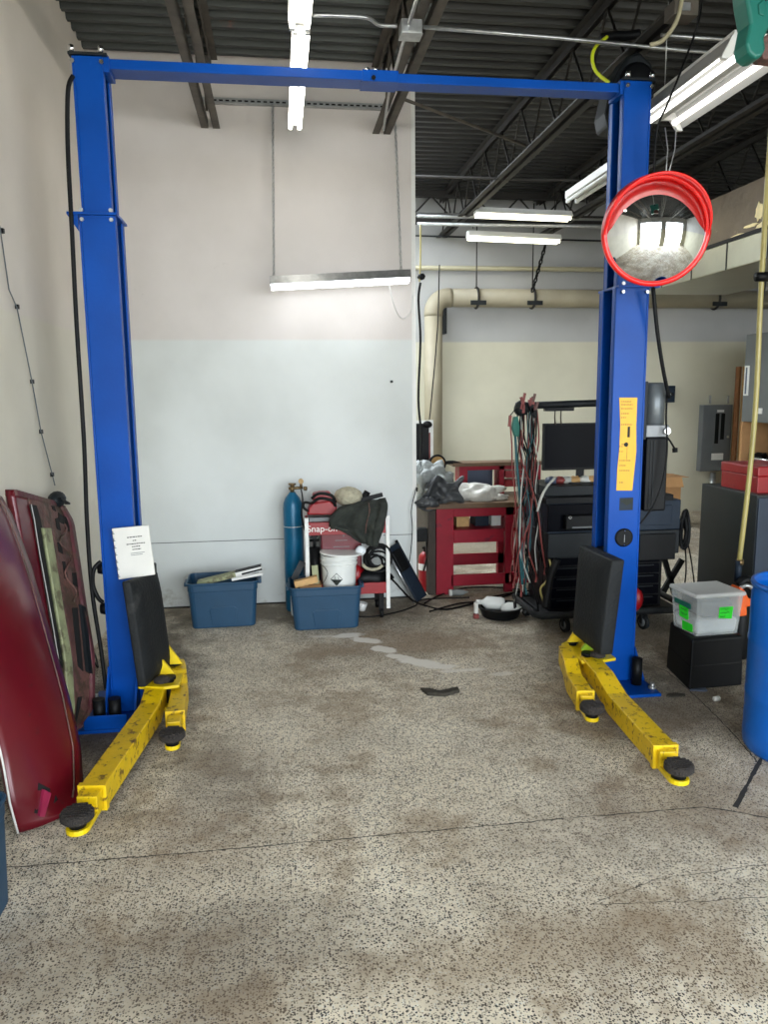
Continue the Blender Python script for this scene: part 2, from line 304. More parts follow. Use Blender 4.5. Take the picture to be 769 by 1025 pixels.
def floor_mat():
    m, nt, b = new_mat('flake_floor'); N = nt.nodes; L = nt.links
    def nn(t, **k):
        n = N.new(t)
        for a, v in k.items(): setattr(n, a, v)
        return n
    def math_(op, a, b_=None, clamp=False):
        n = N.new('ShaderNodeMath'); n.operation = op; n.use_clamp = clamp
        for i, x in enumerate((a, b_)):
            if x is None: continue
            if isinstance(x, (int, float)): n.inputs[i].default_value = x
            else: L.new(x, n.inputs[i])
        return n.outputs[0]
    def ramp(f, stops):
        n = N.new('ShaderNodeValToRGB'); e = n.color_ramp.elements
        while len(e) > 1: e.remove(e[-1])
        for i, (p, c) in enumerate(stops):
            q = e[0] if i == 0 else e.new(p); q.position = p; q.color = (*c, 1) if len(c) == 3 else c
        L.new(f, n.inputs[0]); return n.outputs[0]
    def mix(f, a, c, bt='MIX'):
        n = N.new('ShaderNodeMix'); n.data_type = 'RGBA'; n.blend_type = bt
        if isinstance(f, (int, float)): n.inputs[0].default_value = f
        else: L.new(f, n.inputs[0])
        for i, x in ((6, a), (7, c)):
            if isinstance(x, tuple): n.inputs[i].default_value = (*x, 1)
            else: L.new(x, n.inputs[i])
        return n.outputs[2]
    tc = N.new('ShaderNodeTexCoord'); P = tc.outputs['Object']
    def noise(sc, det=6, ro=.6, off=0):
        n = N.new('ShaderNodeTexNoise'); n.inputs['Scale'].default_value = sc; n.inputs['Detail'].default_value = det; n.inputs['Roughness'].default_value = ro
        if off:
            mp = N.new('ShaderNodeMapping'); mp.inputs['Location'].default_value = (off, off, off); L.new(P, mp.inputs[0]); L.new(mp.outputs[0], n.inputs['Vector'])
        else: L.new(P, n.inputs['Vector'])
        return n.outputs['Fac']
    bl = (0, 0, 0); wh = (1, 1, 1)
    base = ramp(noise(1.1), [(.3, s2l((212, 200, 178))), (.7, s2l((238, 229, 209)))])
    def flakes(scale, thr, keep, off):
        mp = N.new('ShaderNodeMapping'); mp.inputs['Location'].default_value = (off, off * 2, 0); L.new(P, mp.inputs[0])
        v = N.new('ShaderNodeTexVoronoi'); v.inputs['Scale'].default_value = scale; L.new(mp.outputs[0], v.inputs['Vector'])
        d = math_('LESS_THAN', v.outputs['Distance'], thr)
        sp = N.new('ShaderNodeSeparateColor'); L.new(v.outputs['Color'], sp.inputs[0])
        k = math_('LESS_THAN', sp.outputs[0], keep); return math_('MULTIPLY', d, k)
    col = base
    col = mix(flakes(95, .34, .45, 3.1), col, s2l((222, 220, 210)))
    col = mix(flakes(120, .42, .40, 9.7), col, s2l((150, 142, 128)))
    den = ramp(noise(.9, 4, .6, 5.5), [(.35, (.42, .42, .42)), (.62, (1, 1, 1))])
    col = mix(math_('MULTIPLY', flakes(98, .40, .46, 0), .96), col, s2l((44, 44, 46)))
    col = mix(math_('MULTIPLY', flakes(140, .42, .42, 21.3), den), col, s2l((60, 58, 60)))
    # stains with their own shape
    st = ramp(noise(1.0, 9, .62, 2.2), [(.46, bl), (.66, (.45, .45, .45))]); col = mix(st, col, s2l((112, 94, 76)))
    st2 = ramp(noise(.75, 9, .6, 7.9), [(.5, bl), (.7, (.42, .42, .42))]); col = mix(st2, col, s2l((86, 80, 74)))
    st4 = ramp(noise(1.9, 9, .7, 11.3), [(.5, bl), (.6, (.5, .5, .5))]); col = mix(st4, col, s2l((128, 106, 80)))
    st3 = ramp(noise(6, 8, .7, 4.1), [(.62, bl), (.75, (.5, .5, .5))]); col = mix(st3, col, s2l((96, 78, 62)))
    sp = N.new('ShaderNodeSeparateXYZ'); L.new(P, sp.inputs[0])
    wob = math_('MULTIPLY', math_('SUBTRACT', noise(7, 6, .65), .5), 1.0)
    wob2 = math_('MULTIPLY', math_('SUBTRACT', noise(6, 6, .65, 3.3), .5), 1.0)
    def ell(cx, cy, rx, ry, rot=0):
        dx = math_('SUBTRACT', sp.outputs[0], cx); dy = math_('SUBTRACT', sp.outputs[1], cy)
        c, s_ = math.cos(rot), math.sin(rot)
        u = math_('ADD', math_('MULTIPLY', dx, c / rx), math_('MULTIPLY', dy, s_ / rx)); w = math_('ADD', math_('MULTIPLY', dx, -s_ / ry), math_('MULTIPLY', dy, c / ry))
        return math_('SQRT', math_('ADD', math_('MULTIPLY', u, u), math_('MULTIPLY', w, w)))
    def grime_and_shade(cx, cy, rx, ry, rot, amt, c):
        nonlocal col
        d = math_('ADD', ell(cx, cy, rx, ry, rot), math_('ADD', wob, wob2))
        f = ramp(d, [(.35, (amt, amt, amt)), (1.0, bl)]); col = mix(f, col, s2l(c))
    grime_and_shade(-.35, 2.35, 1.1, .35, .1, .5, (92, 80, 68)); grime_and_shade(-.95, 4.9, .5, 2.2, 0, .85, (70, 62, 54)); grime_and_shade(.2, 6.5, 2.2, .55, 0, .8, (92, 82, 68))
    grime_and_shade(2.2, 4.2, .9, .9, 0, .7, (84, 72, 60)); grime_and_shade(2.9, 5.6, 1.6, 1.6, 0, .65, (92, 82, 70)); grime_and_shade(1.0, 5.45, .75, .4, 0, .6, (128, 106, 84))
    grime_and_shade(1.6, 3.0, .8, .5, .3, .5, (112, 96, 80)); grime_and_shade(2.3, 8.9, 3.6, 2.1, 0, .8, (104, 94, 80)); grime_and_shade(.9, 2.25, 1.0, .22, .1, .5, (128, 108, 84)); grime_and_shade(-.35, 3.7, .35, .7, .2, .55, (104, 92, 80)); grime_and_shade(.2, 1.5, .6, .2, .2, .35, (130, 112, 88))  # widest patch paints in the shade on the far floor behind the bench
    def powder(cx, cy, rx, ry, rot, amt=.95):
        nonlocal col
        d = math_('ADD', ell(cx, cy, rx, ry, rot), math_('MULTIPLY', math_('ADD', wob, wob2), 1.6))
        f = ramp(d, [(.75, (amt, amt, amt)), (1.05, bl)]); col = mix(f, col, s2l((226, 222, 214)))
    for (px, py, rx, ry, rot, a) in POWDER:
        p = aZ(px, py); powder(p.x, p.y, rx, ry, rot, a)
    L.new(col, b.inputs['Base Color'])
    rr = ramp(noise(2.2, 6), [(.3, (.5, .5, .5)), (.7, (.75, .75, .75))]); L.new(rr, b.inputs['Roughness'])
    b.inputs['Specular IOR Level'].default_value = .25
    bp = N.new('ShaderNodeBump'); bp.inputs['Strength'].default_value = .12; bp.inputs['Distance'].default_value = .004; L.new(noise(40, 6), bp.inputs['Height']); L.new(bp.outputs[0], b.inputs['Normal'])
    return m
POWDER = [(348, 636, .13, .07, 0, .95), (368, 641, .15, .07, -.6, .95), (384, 650, .12, .07, -.9, .95), (399, 657, .12, .05, -.6, .9), (418, 663, .15, .07, -.3, .98), (440, 667, .15, .05, -.2, .9), (462, 671, .16, .035, 0, .7), (505, 674, .1, .05, 0, .6), (322, 637, .15, .03, 0, .5)]
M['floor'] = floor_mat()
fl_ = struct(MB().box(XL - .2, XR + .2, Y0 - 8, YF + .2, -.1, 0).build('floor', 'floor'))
def ribbon(pts, w, name='control_joint', mt='joint', parent=None):
    mb = MB(); pts = [V(p) for p in pts]; vs = []
    for i, p in enumerate(pts):
        d = (pts[min(i + 1, len(pts) - 1)] - pts[max(i - 1, 0)]).normalized(); s_ = V((-d.y, d.x, 0)) * w / 2 * random.uniform(.6, 1.3)
        vs += [p - s_ + V((0, 0, .0008)), p + s_ + V((0, 0, .0008))]
    mb.add(vs, [(2 * i, 2 * i + 1, 2 * i + 3, 2 * i + 2) for i in range(len(pts) - 1)]); return mb.build(name, mt, parent)
def crack(pix, w, jit=.004):
    P_ = [aZ(*p) for p in pix]; out = []
    for a, b in zip(P_, P_[1:]):
        n = max(2, int((b - a).length / .03))
        for i in range(n): out.append(a.lerp(b, i / n) + V((random.uniform(-1, 1) * jit, random.uniform(-1, 1) * jit, 0)))
    out.append(P_[-1]); return ribbon(out, w, parent=fl_)
crack([(-60, 876), (0, 869), (200, 853), (385, 836), (560, 820), (705, 808)], .006)
crack([(705, 808), (740, 813), (800, 826)], .008)
crack([(736, 808), (765, 755), (800, 690)], .02, .002)
crack([(640, 662), (668, 672), (700, 700), (735, 735), (760, 765)], .006)
crack([(590, 905), (660, 880), (769, 865)], .003, .006); crack([(590, 905), (700, 902), (769, 898)], .003, .006)
crack([(470, 625), (560, 618), (640, 612)], .006)

# corrugated steel deck
def deck(x0, x1, y0, y1, name, mt, parent=None):
    mb = MB(); pr = []; y = y0; p = .15
    while y < y1: pr += [(y, ZC), (y + .045, ZC), (y + .06, ZC + .04), (y + .135, ZC + .04)]; y += p
    pr.append((y, ZC)); vs = [(x, a, b) for x in (x0, x1) for a, b in pr]; n = len(pr)
    mb.add(vs, [(i, i + 1, n + i + 1, n + i) for i in range(n - 1)]); return mb.build(name, mt, parent, solid=.004)
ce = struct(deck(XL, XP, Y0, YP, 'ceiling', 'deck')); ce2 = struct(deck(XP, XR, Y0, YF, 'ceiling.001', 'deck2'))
w = struct(MB().box(XL - .2, XL, Y0, YP + .15, 0, ZC + .08).build('wall_left', 'wall_left'))
w = struct(MB().box(XL, XP, YP, YP + .15, 0, ZC + .08).build('wall_back', 'wall_back'))
MB().box(XL + .002, XP - .002, YP - .0012, YP, .581, .586).build('seam', 'darkgrey', w)
MB().box(XP - .03, XP + .004, YP - .003, YP, 0, 4.42).build('corner_bead', 'white', w)
struct(MB().box(-1.6, XR + .2, YF, YF + .2, 0, ZC + .08).build('wall_far', 'wall_far'))
struct(MB().box(XR, XR + .2, Y0, YF, 0, ZC + .08).build('wall_right', 'wall_far'))
struct(MB().box(XL - .2, XL, YP + .15, YF, 0, ZC + .08).build('wall_left.001', 'wall_far'))
# street wall behind the camera with two open bay doors and a daylight window
mb = MB()
for a, b, c, d in ((XL, -.9, 0, ZC), (2.5, 3.3, 0, ZC), (6.7, XR, 0, ZC), (-.9, 2.5, 3.7, ZC), (3.3, 6.7, 3.7, ZC)): mb.box(a, b, Y0 - .2, Y0, c, d)
struct(mb.build('wall_front', 'wall_far'))
struct(MB().box(-12, 18, Y0 - 30, Y0 - 8.1, -.12, -.02).build('ground', 'cream_pipe'))
# baseboard grime line of the partition
struct(MB().box(XL, XP, YP - .012, YP, 0, .012).build('baseboard_back', 'joint'))

# ------------------------------------------------------------------ roof joists (each an open-web steel joist)
def joist(X, y0, y1, label, mt, phase=0):
    t = thing('roof_joist', (X, y0, 3.96), label, 'roof joist', 'open-web roof joists')
    for nm, z in (('bottom_chord', 3.97), ('top_chord', 4.43)):
        mb = MB()
        for s_ in (-1, 1):
            mb.box(X + s_ * .022 - .004, X + s_ * .022 + .004, y0, y1, z, z + .06) if nm == 'bottom_chord' else mb.box(X + s_ * .022 - .004, X + s_ * .022 + .004, y0, y1, z, z + .06)
            zz = z if nm == 'bottom_chord' else z + .054
            mb.box(min(X + s_ * .022, X + s_ * .075), max(X + s_ * .022, X + s_ * .075), y0, y1, zz, zz + .006)
        mb.build(nm, mt, t)
    pts = []; y = y0 + .1 + phase; up = False
    while y < y1: pts.append((X, y, 4.45 if up else 4.0)); up = not up; y += .32
    MB().tube(pts, .011, 6).build('web_rod', mt, t)
    return t
joist(-.47, -2, YP, 'grey double-angle joist above the left end of the blue crossbeam', 'oldsteel')
joist(.92, -2, YP, 'grey double-angle joist ending on the partition near its open edge', 'oldsteel', .1)
joist(2.33, -2, YF, 'dark roof joist passing over the right blue column', 'darksteel', .05)
joist(3.72, -2, YF, 'dark roof joist to the right of the round mirror', 'darksteel', .2)
joist(5.1, -2, YF, 'dark roof joist at the far right over the tan duct', 'darksteel', .12)
# girder at the far wall
g = thing('girder', (XP, 10.6, 4.0), 'dark horizontal steel girder high against the far wall', 'girder')
mb = MB(); mb.box(XP, XR, 10.52, 10.6, 4.06, 4.14); mb.box(XP, XR, 10.52, 10.6, 4.4, 4.48); mb.build('chord', 'darksteel', g)
pts = []; x = XP; k = 0
while x < XR: pts.append((x, 10.56, 4.42 if k % 2 else 4.12)); x += .3; k += 1
MB().tube(pts, .016, 6).build('web_rod', 'darksteel', g)
def pipe(name, pts, r, mt, label, cat, group=None, k=0, n=10):
    if k: pts = smooth_pts(pts, k)
    return tag(MB().tube(pts, r, n).build(name, mt), label, cat, group)
# diagonal bridging
a = aZ(425, 97, 4.02); b = aZ(530, 146, 4.0)
pipe('bridging_angle', [(.99, a.y, 4.0), (2.25, b.y, 4.0)], .012, 'oldsteel', 'thin grey bracing rod running between joists right of the partition', 'brace')
for yy, lb in ((8.0, 'nearer cross brace under the dark ceiling beyond the partition'), (9.6, 'farther cross brace under the dark ceiling beyond the partition')):
    pipe('bridging_rod', [(XP, yy, 3.98), (XR, yy, 3.98)], .014, 'darksteel', lb, 'brace')
for (xa_, xb_, yy, lb) in ((2.4, 3.66, 6.2, 'diagonal brace between joists above the round mirror'), (3.8, 5.04, 7.0, 'diagonal brace between joists right of the round mirror')):
    pipe('bridging_angle', [(xa_, yy, 4.0), (xb_, yy + .2, 4.44)], .014, 'darksteel', lb, 'brace')
# slotted strut on the partition between the joists
t = thing('slotted_strut', (-.4, 6.7, 4.1), 'slotted steel strut channel across the partition top between two joists', 'strut channel')
s0 = aY(200, 100, 6.7); s1 = aY(398, 112, 6.7)
mb = MB().use('steel'); mb.box(s0.x - .05, s1.x, 6.70, 6.745, 4.15, 4.19)
mb.use('hole')
x = s0.x + .05
while x < s1.x - .05: mb.box(x, x + .03, 6.6985, 6.701, 4.163, 4.175); x += .05
mb.build('channel', 'steel', t)
# ------------------------------------------------------------------ conduits
zc = 3.94
def zl(pix, z=zc): return [aZ(px, py, z) for px, py in pix]
pipe('conduit', zl([(313, 15), (345, 16), (368, 18), (380, 25), (398, 26)]), .011, 'steel', 'bent silver conduit running from ceiling tube light to junction box', 'conduit', k=5)
pipe('conduit', zl([(424, 27), (560, 38), (680, 50), (800, 60)]), .011, 'steel', 'long silver conduit running right from the ceiling junction box', 'conduit')
pipe('conduit', zl([(662, 35), (700, 38), (820, 44)], 3.95), .011, 'steel', 'short silver conduit at upper right beside the teal tool', 'conduit')
pipe('conduit', [aZ(417, 0, 3.92), aZ(403, 45, 3.92), aZ(390, 90, 3.92), aZ(384, 130, 3.92)], .010, 'steel', 'silver conduit running under joist to the partition', 'conduit')
jb = aZ(411, 28, 3.92)
t = thing('junction_box', jb, 'square galvanised junction box below the ceiling joist', 'junction box')
MB().box(jb.x - .06, jb.x + .06, jb.y - .05, jb.y + .05, jb.z - .045, jb.z + .03).build('body', 'steel', t, bevel=.004)
MB().box(jb.x - .063, jb.x + .063, jb.y - .053, jb.y + .053, jb.z - .05, jb.z - .045).build('cover', 'steel', t)
jb = aZ(682, 14, 3.9)
t = thing('junction_box', jb, 'grey junction box with loose cable above the round mirror', 'junction box')
MB().box(jb.x - .07, jb.x + .07, jb.y - .06, jb.y + .06, jb.z - .03, jb.z + .05).build('body', 'oldsteel', t, bevel=.004)
MB().box(jb.x - .04, jb.x + .02, jb.y - .064, jb.y - .06, jb.z - .01, jb.z + .03).build('cover', 'steel', t)
# far horizontals
yy = 9.7
pipe('conduit', [aY(418, 216, yy), aY(476, 217, yy), aY(769, 222, yy)], .024, 'steel', 'upper silver pipe across below the far ceiling', 'pipe')
pipe('conduit', [aY(418, 224, yy + .05), aY(769, 229, yy + .05)], .022, 'steel', 'lower silver pipe across below the far ceiling', 'pipe')
pipe('conduit', [aY(416, 236, 10.8), aY(600, 241, 10.8), aY(700, 245, 10.8)], .012, 'darkgrey', 'thin dark conduit below the two silver pipes on the far wall', 'conduit')
pipe('gas_pipe', [aY(410, 268, 10.9), aY(620, 270, 10.9), aY(700, 272, 10.9)], .034, 'gas_pipe', 'slender cream pipe running above the large jacketed pipe', 'pipe')
t = thing('exhaust_pipe', aY(435, 460, 10.8), 'thick cream jacketed pipe turning down beside the far wall', 'pipe')
a = aY(434, 455, 10.75); c = aY(437, 298, 10.75); e = aY(769, 297, 10.75); R0 = .125
top = c.z
arc = [V((a.x + .2 - .2 * math.cos(q), 10.75, top - .2 + .2 * math.sin(q))) for q in [i * math.pi / 16 for i in range(9)]]
MB().tube([V((a.x, 10.75, .6)), V((a.x, 10.75, top - .25))], R0, 24).build('riser', 'cream_pipe', t)
MB().tube([V((a.x, 10.75, top - .25))] + arc + [V((a.x + .25, 10.75, top))], R0 + .004, 24).build('elbow', 'cream_pipe', t)
MB().tube([V((a.x + .25, 10.75, top)), V((XR - .02, 10.75, top))], R0, 24).build('run', 'cream_pipe', t)
for px, lb in ((477, 'rusty pipe hanger nearest the partition with chain rod'), (533, 'rusty pipe hanger in the middle of the far pipe'), (716, 'dark pipe hanger below the foil duct')):
    p = aY(px, 297, 10.75)
    t = thing('pipe_hanger', p, lb, 'hanger', 'hangers on the far pipe')
    MB().tube([V((p.x, 10.75 + (R0 + .012) * math.cos(q), top + (R0 + .012) * math.sin(q))) for q in [k_ * math.pi / 10 for k_ in range(20)]], .018, 6, True).build('clamp', 'darksteel', t)
    MB().cyl((p.x, 10.75, top + R0), (p.x, 10.75, 4.4), .008, n=6).build('rod', 'darksteel', t)
    MB().box(p.x - .12, p.x + .1, 10.59, 10.6, top - .11, top - .05).build('saddle', 'darkgrey', t)
tag(chain_mb(aY(533, 292, 10.4), aY(546, 246, 10.4), .06, .012).build('chain', 'black'), 'black chain hanging on the middle far pipe hanger', 'chain')
# left-behind hook on wall
# ------------------------------------------------------------------ fluorescent lights
def along_y(X0, X1, ya, yb, z, label, ntubes=2, group=None, mt='tube', hs=.06):
    t = thing('ceiling_light', ((X0 + X1) / 2, ya, z), label, 'ceiling light', group); xm = (X0 + X1) / 2
    MB().box(X0 + .02, X1 - .02, ya, yb, z + .02, z + hs + .02).build('housing', 'white', t, bevel=.004)
    for i in range(ntubes):
        x = X0 + (X1 - X0) * (i + .5) / ntubes
        MB().cyl((x, ya + .03, z), (x, yb - .03, z), .016, n=12).build('tube', mt, t)
        for y in (ya, yb - .03): MB().box(x - .014, x + .014, y, y + .03, z - .018, z + .03).build('lamp_holder', 'white', t)
    return t
along_y(.10, .27, 2.2, 4.72, 3.88, 'twin tube strip light at the top centre, nearest section', 2)
along_y(.125, .265, 4.74, 6.40, 3.88, 'twin tube strip light passing above the blue crossbeam to partition', 2)
# hanging shop light B
a = aY(270, 283, 6.45); b = aY(410, 276, 6.45)
t = thing('shop_light', ((a.x + b.x) / 2, 6.45, a.z), 'white shop light hung on two chains before the partition', 'shop light')
d = (b - a).normalized()
def XS(u, dz, y): p = a.lerp(b, u); return V((p.x, y, p.z + dz))
mb = MB(); prof = [(6.37, -.02), (6.40, .045), (6.50, .045), (6.53, -.02), (6.525, -.022), (6.495, .038), (6.405, .038), (6.375, -.022)]
mb.loft([[XS(0, q[1], q[0]) for q in prof], [XS(1, q[1], q[0]) for q in prof]], True, False); mb.build('housing', 'steel', t)
mb = MB(); prof = [(6.38, -.02), (6.385, -.05), (6.45, -.062), (6.515, -.05), (6.52, -.02)]
mb.loft([[XS(.01, q[1], q[0]) for q in prof], [XS(.99, q[1], q[0]) for q in prof]], True, False); mb.build('lens', 'led', t)
for u, tp in ((.03, aY(273, 103, 6.6)), (.94, aY(397, 113, 6.6))):
    chain_mb(XS(u, .045, 6.45), V((tp.x, 6.695, 4.15)), .03, .0045).build('chain', 'steel', t)
MB().tube(smooth_pts([aY(390, 286, 6.45), aY(393, 300, 6.5), aY(398, 314, 6.6), aY(404, 319, 6.68), aY(411, 312, 6.74), aY(413, 296, 6.74)], 5), .004, 6).build('cord', 'white', t)
# big reflector light C
def reflector(ya, yb, label, z=3.50, X0=2.26, X1=2.62, mt='tube_c'):
    t = thing('reflector_light', ((X0 + X1) / 2, ya, z), label, 'ceiling light', 'open reflector lights above the right column')
    prof = [(X0, 0), (X0 + .05, .09), (X0 + .12, .11), (X0 + .16, .03), (X0 + .20, .03), (X0 + .24, .11), (X1 - .05, .09), (X1, 0)]
    prof2 = [(x, h + .008) for x, h in prof][::-1]
    ring = lambda y: [V((x, y, z + h)) for x, h in prof + prof2]
    MB().loft([ring(ya), ring(yb)], True, False).build('reflector', 'panel_pale', t)
    for y in (ya, yb - .02):
        MB().prism([(X0 - .005, -.012), (X0 + .05, .10), (X0 + .11, .13), (X1 - .11, .13), (X1 - .05, .10), (X1 + .005, -.012), (X1 - .03, -.012), (X1 - .08, .05), (X0 + .08, .05), (X0 + .03, -.012)], lambda u, v: V((u, y - .002, z + v)), lambda u, v: V((u, y + .022, z + v))).build('end_cap', 'white', t)
    for x in (X0 + .035, X0 + .125, X1 - .06):
        MB().cyl((x, ya + .03, z + .03), (x, yb - .03, z + .03), .017, n=12).build('tube', mt, t)
    MB().box(X0 + .12, X1 - .12, ya + .1, yb - .1, z + .11, z + .17).build('housing', 'white', t)
    for y in (ya + .12, yb - .12): MB().cyl(((X0 + X1) / 2, y, z + .16), ((X0 + X1) / 2, y, 4.5), .003, n=5).build('hanger_wire', 'steel', t)
    return t
reflector(3.90, 4.97, 'large white reflector light at upper right above the round mirror')
along_y(2.54, 2.71, 5.55, 6.85, 3.5, 'pale unlit strip light seen just left of the right column', 2, None, 'white_plastic')
def along_x(pa, pb, Y, label, hang=True):
    a = aY(*pa, Y); b = aY(*pb, Y); t = thing('tube_light', ((a.x + b.x) / 2, Y, a.z), label, 'ceiling light')
    f = lambda u, y, dz: V((a.x + (b.x - a.x) * u, y, a.z + (b.z - a.z) * u + dz))
    pr = [(Y - .10, 0), (Y - .05, .07), (Y + .05, .07), (Y + .10, 0)]
    MB().loft([[f(0, y, z) for y, z in pr], [f(1, y, z) for y, z in pr]], True, False).build('housing', 'white', t)
    for s_ in (-.05, .05): MB().cyl(f(.01, Y + s_, -.02), f(.99, Y + s_, -.02), .019, n=10).build('tube', 'tube_far', t)
    for u in (.06, .94): p = f(u, Y, .1); MB().cyl(p, V((p.x, p.y, 4.5)), .004, n=5).build('hanger_wire', 'darkgrey', t)
along_x((476, 214), (571, 218), 9.35, 'upper of the two tube lights hanging at the far ceiling')
along_x((468, 237), (560, 241), 10.0, 'lower of the two tube lights hanging at the far ceiling')
# ------------------------------------------------------------------ foil duct at right
dx = 4.2
t = thing('air_duct', (dx, 7, 2.9), 'foil covered duct running back at upper right behind the mirror', 'duct')
prd = [(dx, 2.95), (dx, 3.2), (dx + 1.1, 3.2), (dx + 1.1, 2.95)]
MB().loft([[V((x, y, z)) for x, z in prd] for y in (4.2, 8.8)], True, False).build('duct_body', 'duct', t, bevel=.01)
y = 4.5
while y < 8.8:
    MB().box(dx - .006, dx, y, y + .012, 2.95, 3.2).build('seam', 'darkgrey', t); y += .62
t = thing('insulation_board', (dx, 7, 3.25), 'tan foil faced board with torn bright patches above the duct', 'board')
MB().box(dx + .02, dx + 1.0, 4.2, 7.5, 3.235, 3.66).build('board', 'tan', t, bevel=.006)
MB().box(dx + .0, dx + 1.1, 4.2, 8.8, 3.2, 3.232).build('ledge', 'black', t)
def patch(px, py, w_, h_, seed):
    p = aX(px, py, dx + .015); rnd = random.Random(seed); pl = [(p.y + w_ * math.cos(q) * rnd.uniform(.6, 1.1), p.z + h_ * math.sin(q) * rnd.uniform(.6, 1.1)) for q in [k * 2 * math.pi / 14 for k in range(14)]]
    MB().prism(pl, lambda u, v: V((dx + .012, u, v)), lambda u, v: V((dx + .02, u, v))).build('torn_foil', 'label_foil', t)
M['label_foil'] = mat('bright_torn_foil', (232, 214, 160), .35, .3, .15, 12)
patch(760, 212, .06, .09, 3); patch(766, 224, .16, .03, 4); patch(752, 226, .12, .018, 5); patch(738, 236, .12, .012, 6)

# ------------------------------------------------------------------ the two-post lift
LY = 4.45
lift = thing('two_post_lift', (.6, LY, 0), 'blue two-post car lift with overhead crossbeam and yellow arms', 'car lift')
LXo = aY(103, 660, LY).x + .03; RXo = aY(635.3, 660, LY).x
# outer faces of the lower columns
def column(xo, sgn, zt, width, y0, dep, name, z0, lips=True, th=.012):
    # C channel: web outside at xo, opening inward (sgn=+1 opens to +X)
    xi = xo + sgn * width; mb = MB()
    def bx(a, b, c, d): mb.box(min(a, b), max(a, b), c, d, z0, zt)
    bx(xo, xo + sgn * th, y0, y0 + dep); bx(xo + sgn * th, xi, y0, y0 + th); bx(xo + sgn * th, xi, y0 + dep - th, y0 + dep)
    bx(xi - sgn * th, xi, y0 + th, y0 + th + .045); bx(xi - sgn * th, xi, y0 + dep - th - .045, y0 + dep - th)
    return mb.build(name, 'blue', lift, bevel=.004)
ZB = aY(79, 214, LY).z; ZT = 3.592
lc = column(LXo, 1, ZB, .187, LY, .26, 'column', .02); lc['label'] = 'left blue column'
luo = aY(75.5, 120, LY + .03).x
lu = column(luo, 1, ZT, .155, LY + .03, .21, 'column_extension', ZB)
rc = column(RXo, -1, 2.45, .207, LY, .245, 'column', .02); rc['label'] = 'right blue column'
ru_o = aY(651.5, 120, LY + .03).x
ru = column(ru_o, -1, ZT, .165, LY + .03, .21, 'column_extension', 2.45)
def bolt(p, ax, r=.012, h=.014, parent=None, mt='steel', name='bolt'):
    p = V(p); ax = V(ax); return MB().cyl(p, p + ax * h, r, n=6).build(name, mt, parent)
# joint flanges (left visible, right behind the mirror)
for (xo, sg, zz) in ((LXo, 1, ZB), (RXo, -1, 2.45)):
    f = MB().box(min(xo - sg * .055, xo + sg * .20), max(xo - sg * .055, xo + sg * .20), LY - .02, LY + .28, zz - .006, zz + .008).build('joint_flange', 'blue', lift, bevel=.002)
    for dx_ in (.02, .17): 
        for sz in (-.03, .018): bolt((xo + sg * dx_, LY - .008, zz + sz), (0, -1, 0), .011, .01, f)
    if sg > 0: MB().prism([(xo - .055, zz - .006), (xo, zz - .006), (xo, zz - .09)], lambda u, v: V((u, LY - .01, v)), lambda u, v: V((u, LY + .0, v))).build('gusset', 'blue', f)
# top plates
for (xo, sg) in ((luo, 1), (ru_o, -1)):
    tp = MB().box(min(xo - sg * .015, xo + sg * .18), max(xo - sg * .015, xo + sg * .18), LY + .015, LY + .25, ZT, ZT + .014).build('top_plate', 'darkgrey', lift, bevel=.002)
    for dx_ in (.005, .15):
        bolt((xo + sg * dx_, LY + .02, ZT + .014), (0, 0, 1), .014, .03, tp, 'chrome'); bolt((xo + sg * dx_, LY + .028, ZT - .03), (0, -1, 0), .012, .012, tp, 'chrome')
# overhead beam: two telescoping sections
bz = ZT - .052
xm = aY(372, 78, LY + .05).x
b1 = MB().box(luo + .165, xm + .06, LY + .05, LY + .19, bz, bz + .050).build('crossbeam', 'blue', lift, bevel=.004); b1['label'] = 'left section of crossbeam'
b2 = MB().box(xm - .06, ru_o - .165, LY + .06, LY + .18, bz - .003, bz + .046).build('crossbeam', 'blue', lift, bevel=.004); b2['label'] = 'right section of crossbeam'
cp = MB().box(xm - .05, xm + .15, LY + .046, LY + .195, bz - .006, bz + .054).build('splice_sleeve', 'blue', lift, bevel=.003)
for dx_ in (-.02, .03): bolt((xm + dx_, LY + .08, bz + .054), (0, 0, 1), .013, .02, cp, 'chrome')
bolt((xm + .01, LY + .044, bz + .01), (0, -1, 0), .012, .012, cp, 'black')
for x in (luo + .165, ru_o - .165):
    MB().box(x - .02, x + .02, LY + .04, LY + .2, bz - .02, bz + .06).build('beam_bracket', 'blue', lift, bevel=.003)
# chains / lock ladders inside the columns
for (xo, sg, za_, zb_) in ((LXo, 1, .55, 1.55), (RXo, -1, .55, 1.6)):
    x = xo + sg * .135; mb = MB().use('black'); mb.cyl((x, LY + .12, .05), (x, LY + .12, 3.4), .009, n=8)
    z = za_
    while z < zb_: mb.cyl((x, LY + .12, z), (x, LY + .12, z + .012), .02, n=10); z += .028
    mb.build('lock_chain', 'black', lift)
    MB().cyl((xo + sg * .09, LY + .15, .1), (xo + sg * .09, LY + .15, 1.9), .035, n=16).build('hydraulic_cylinder', 'darkgrey', lift)
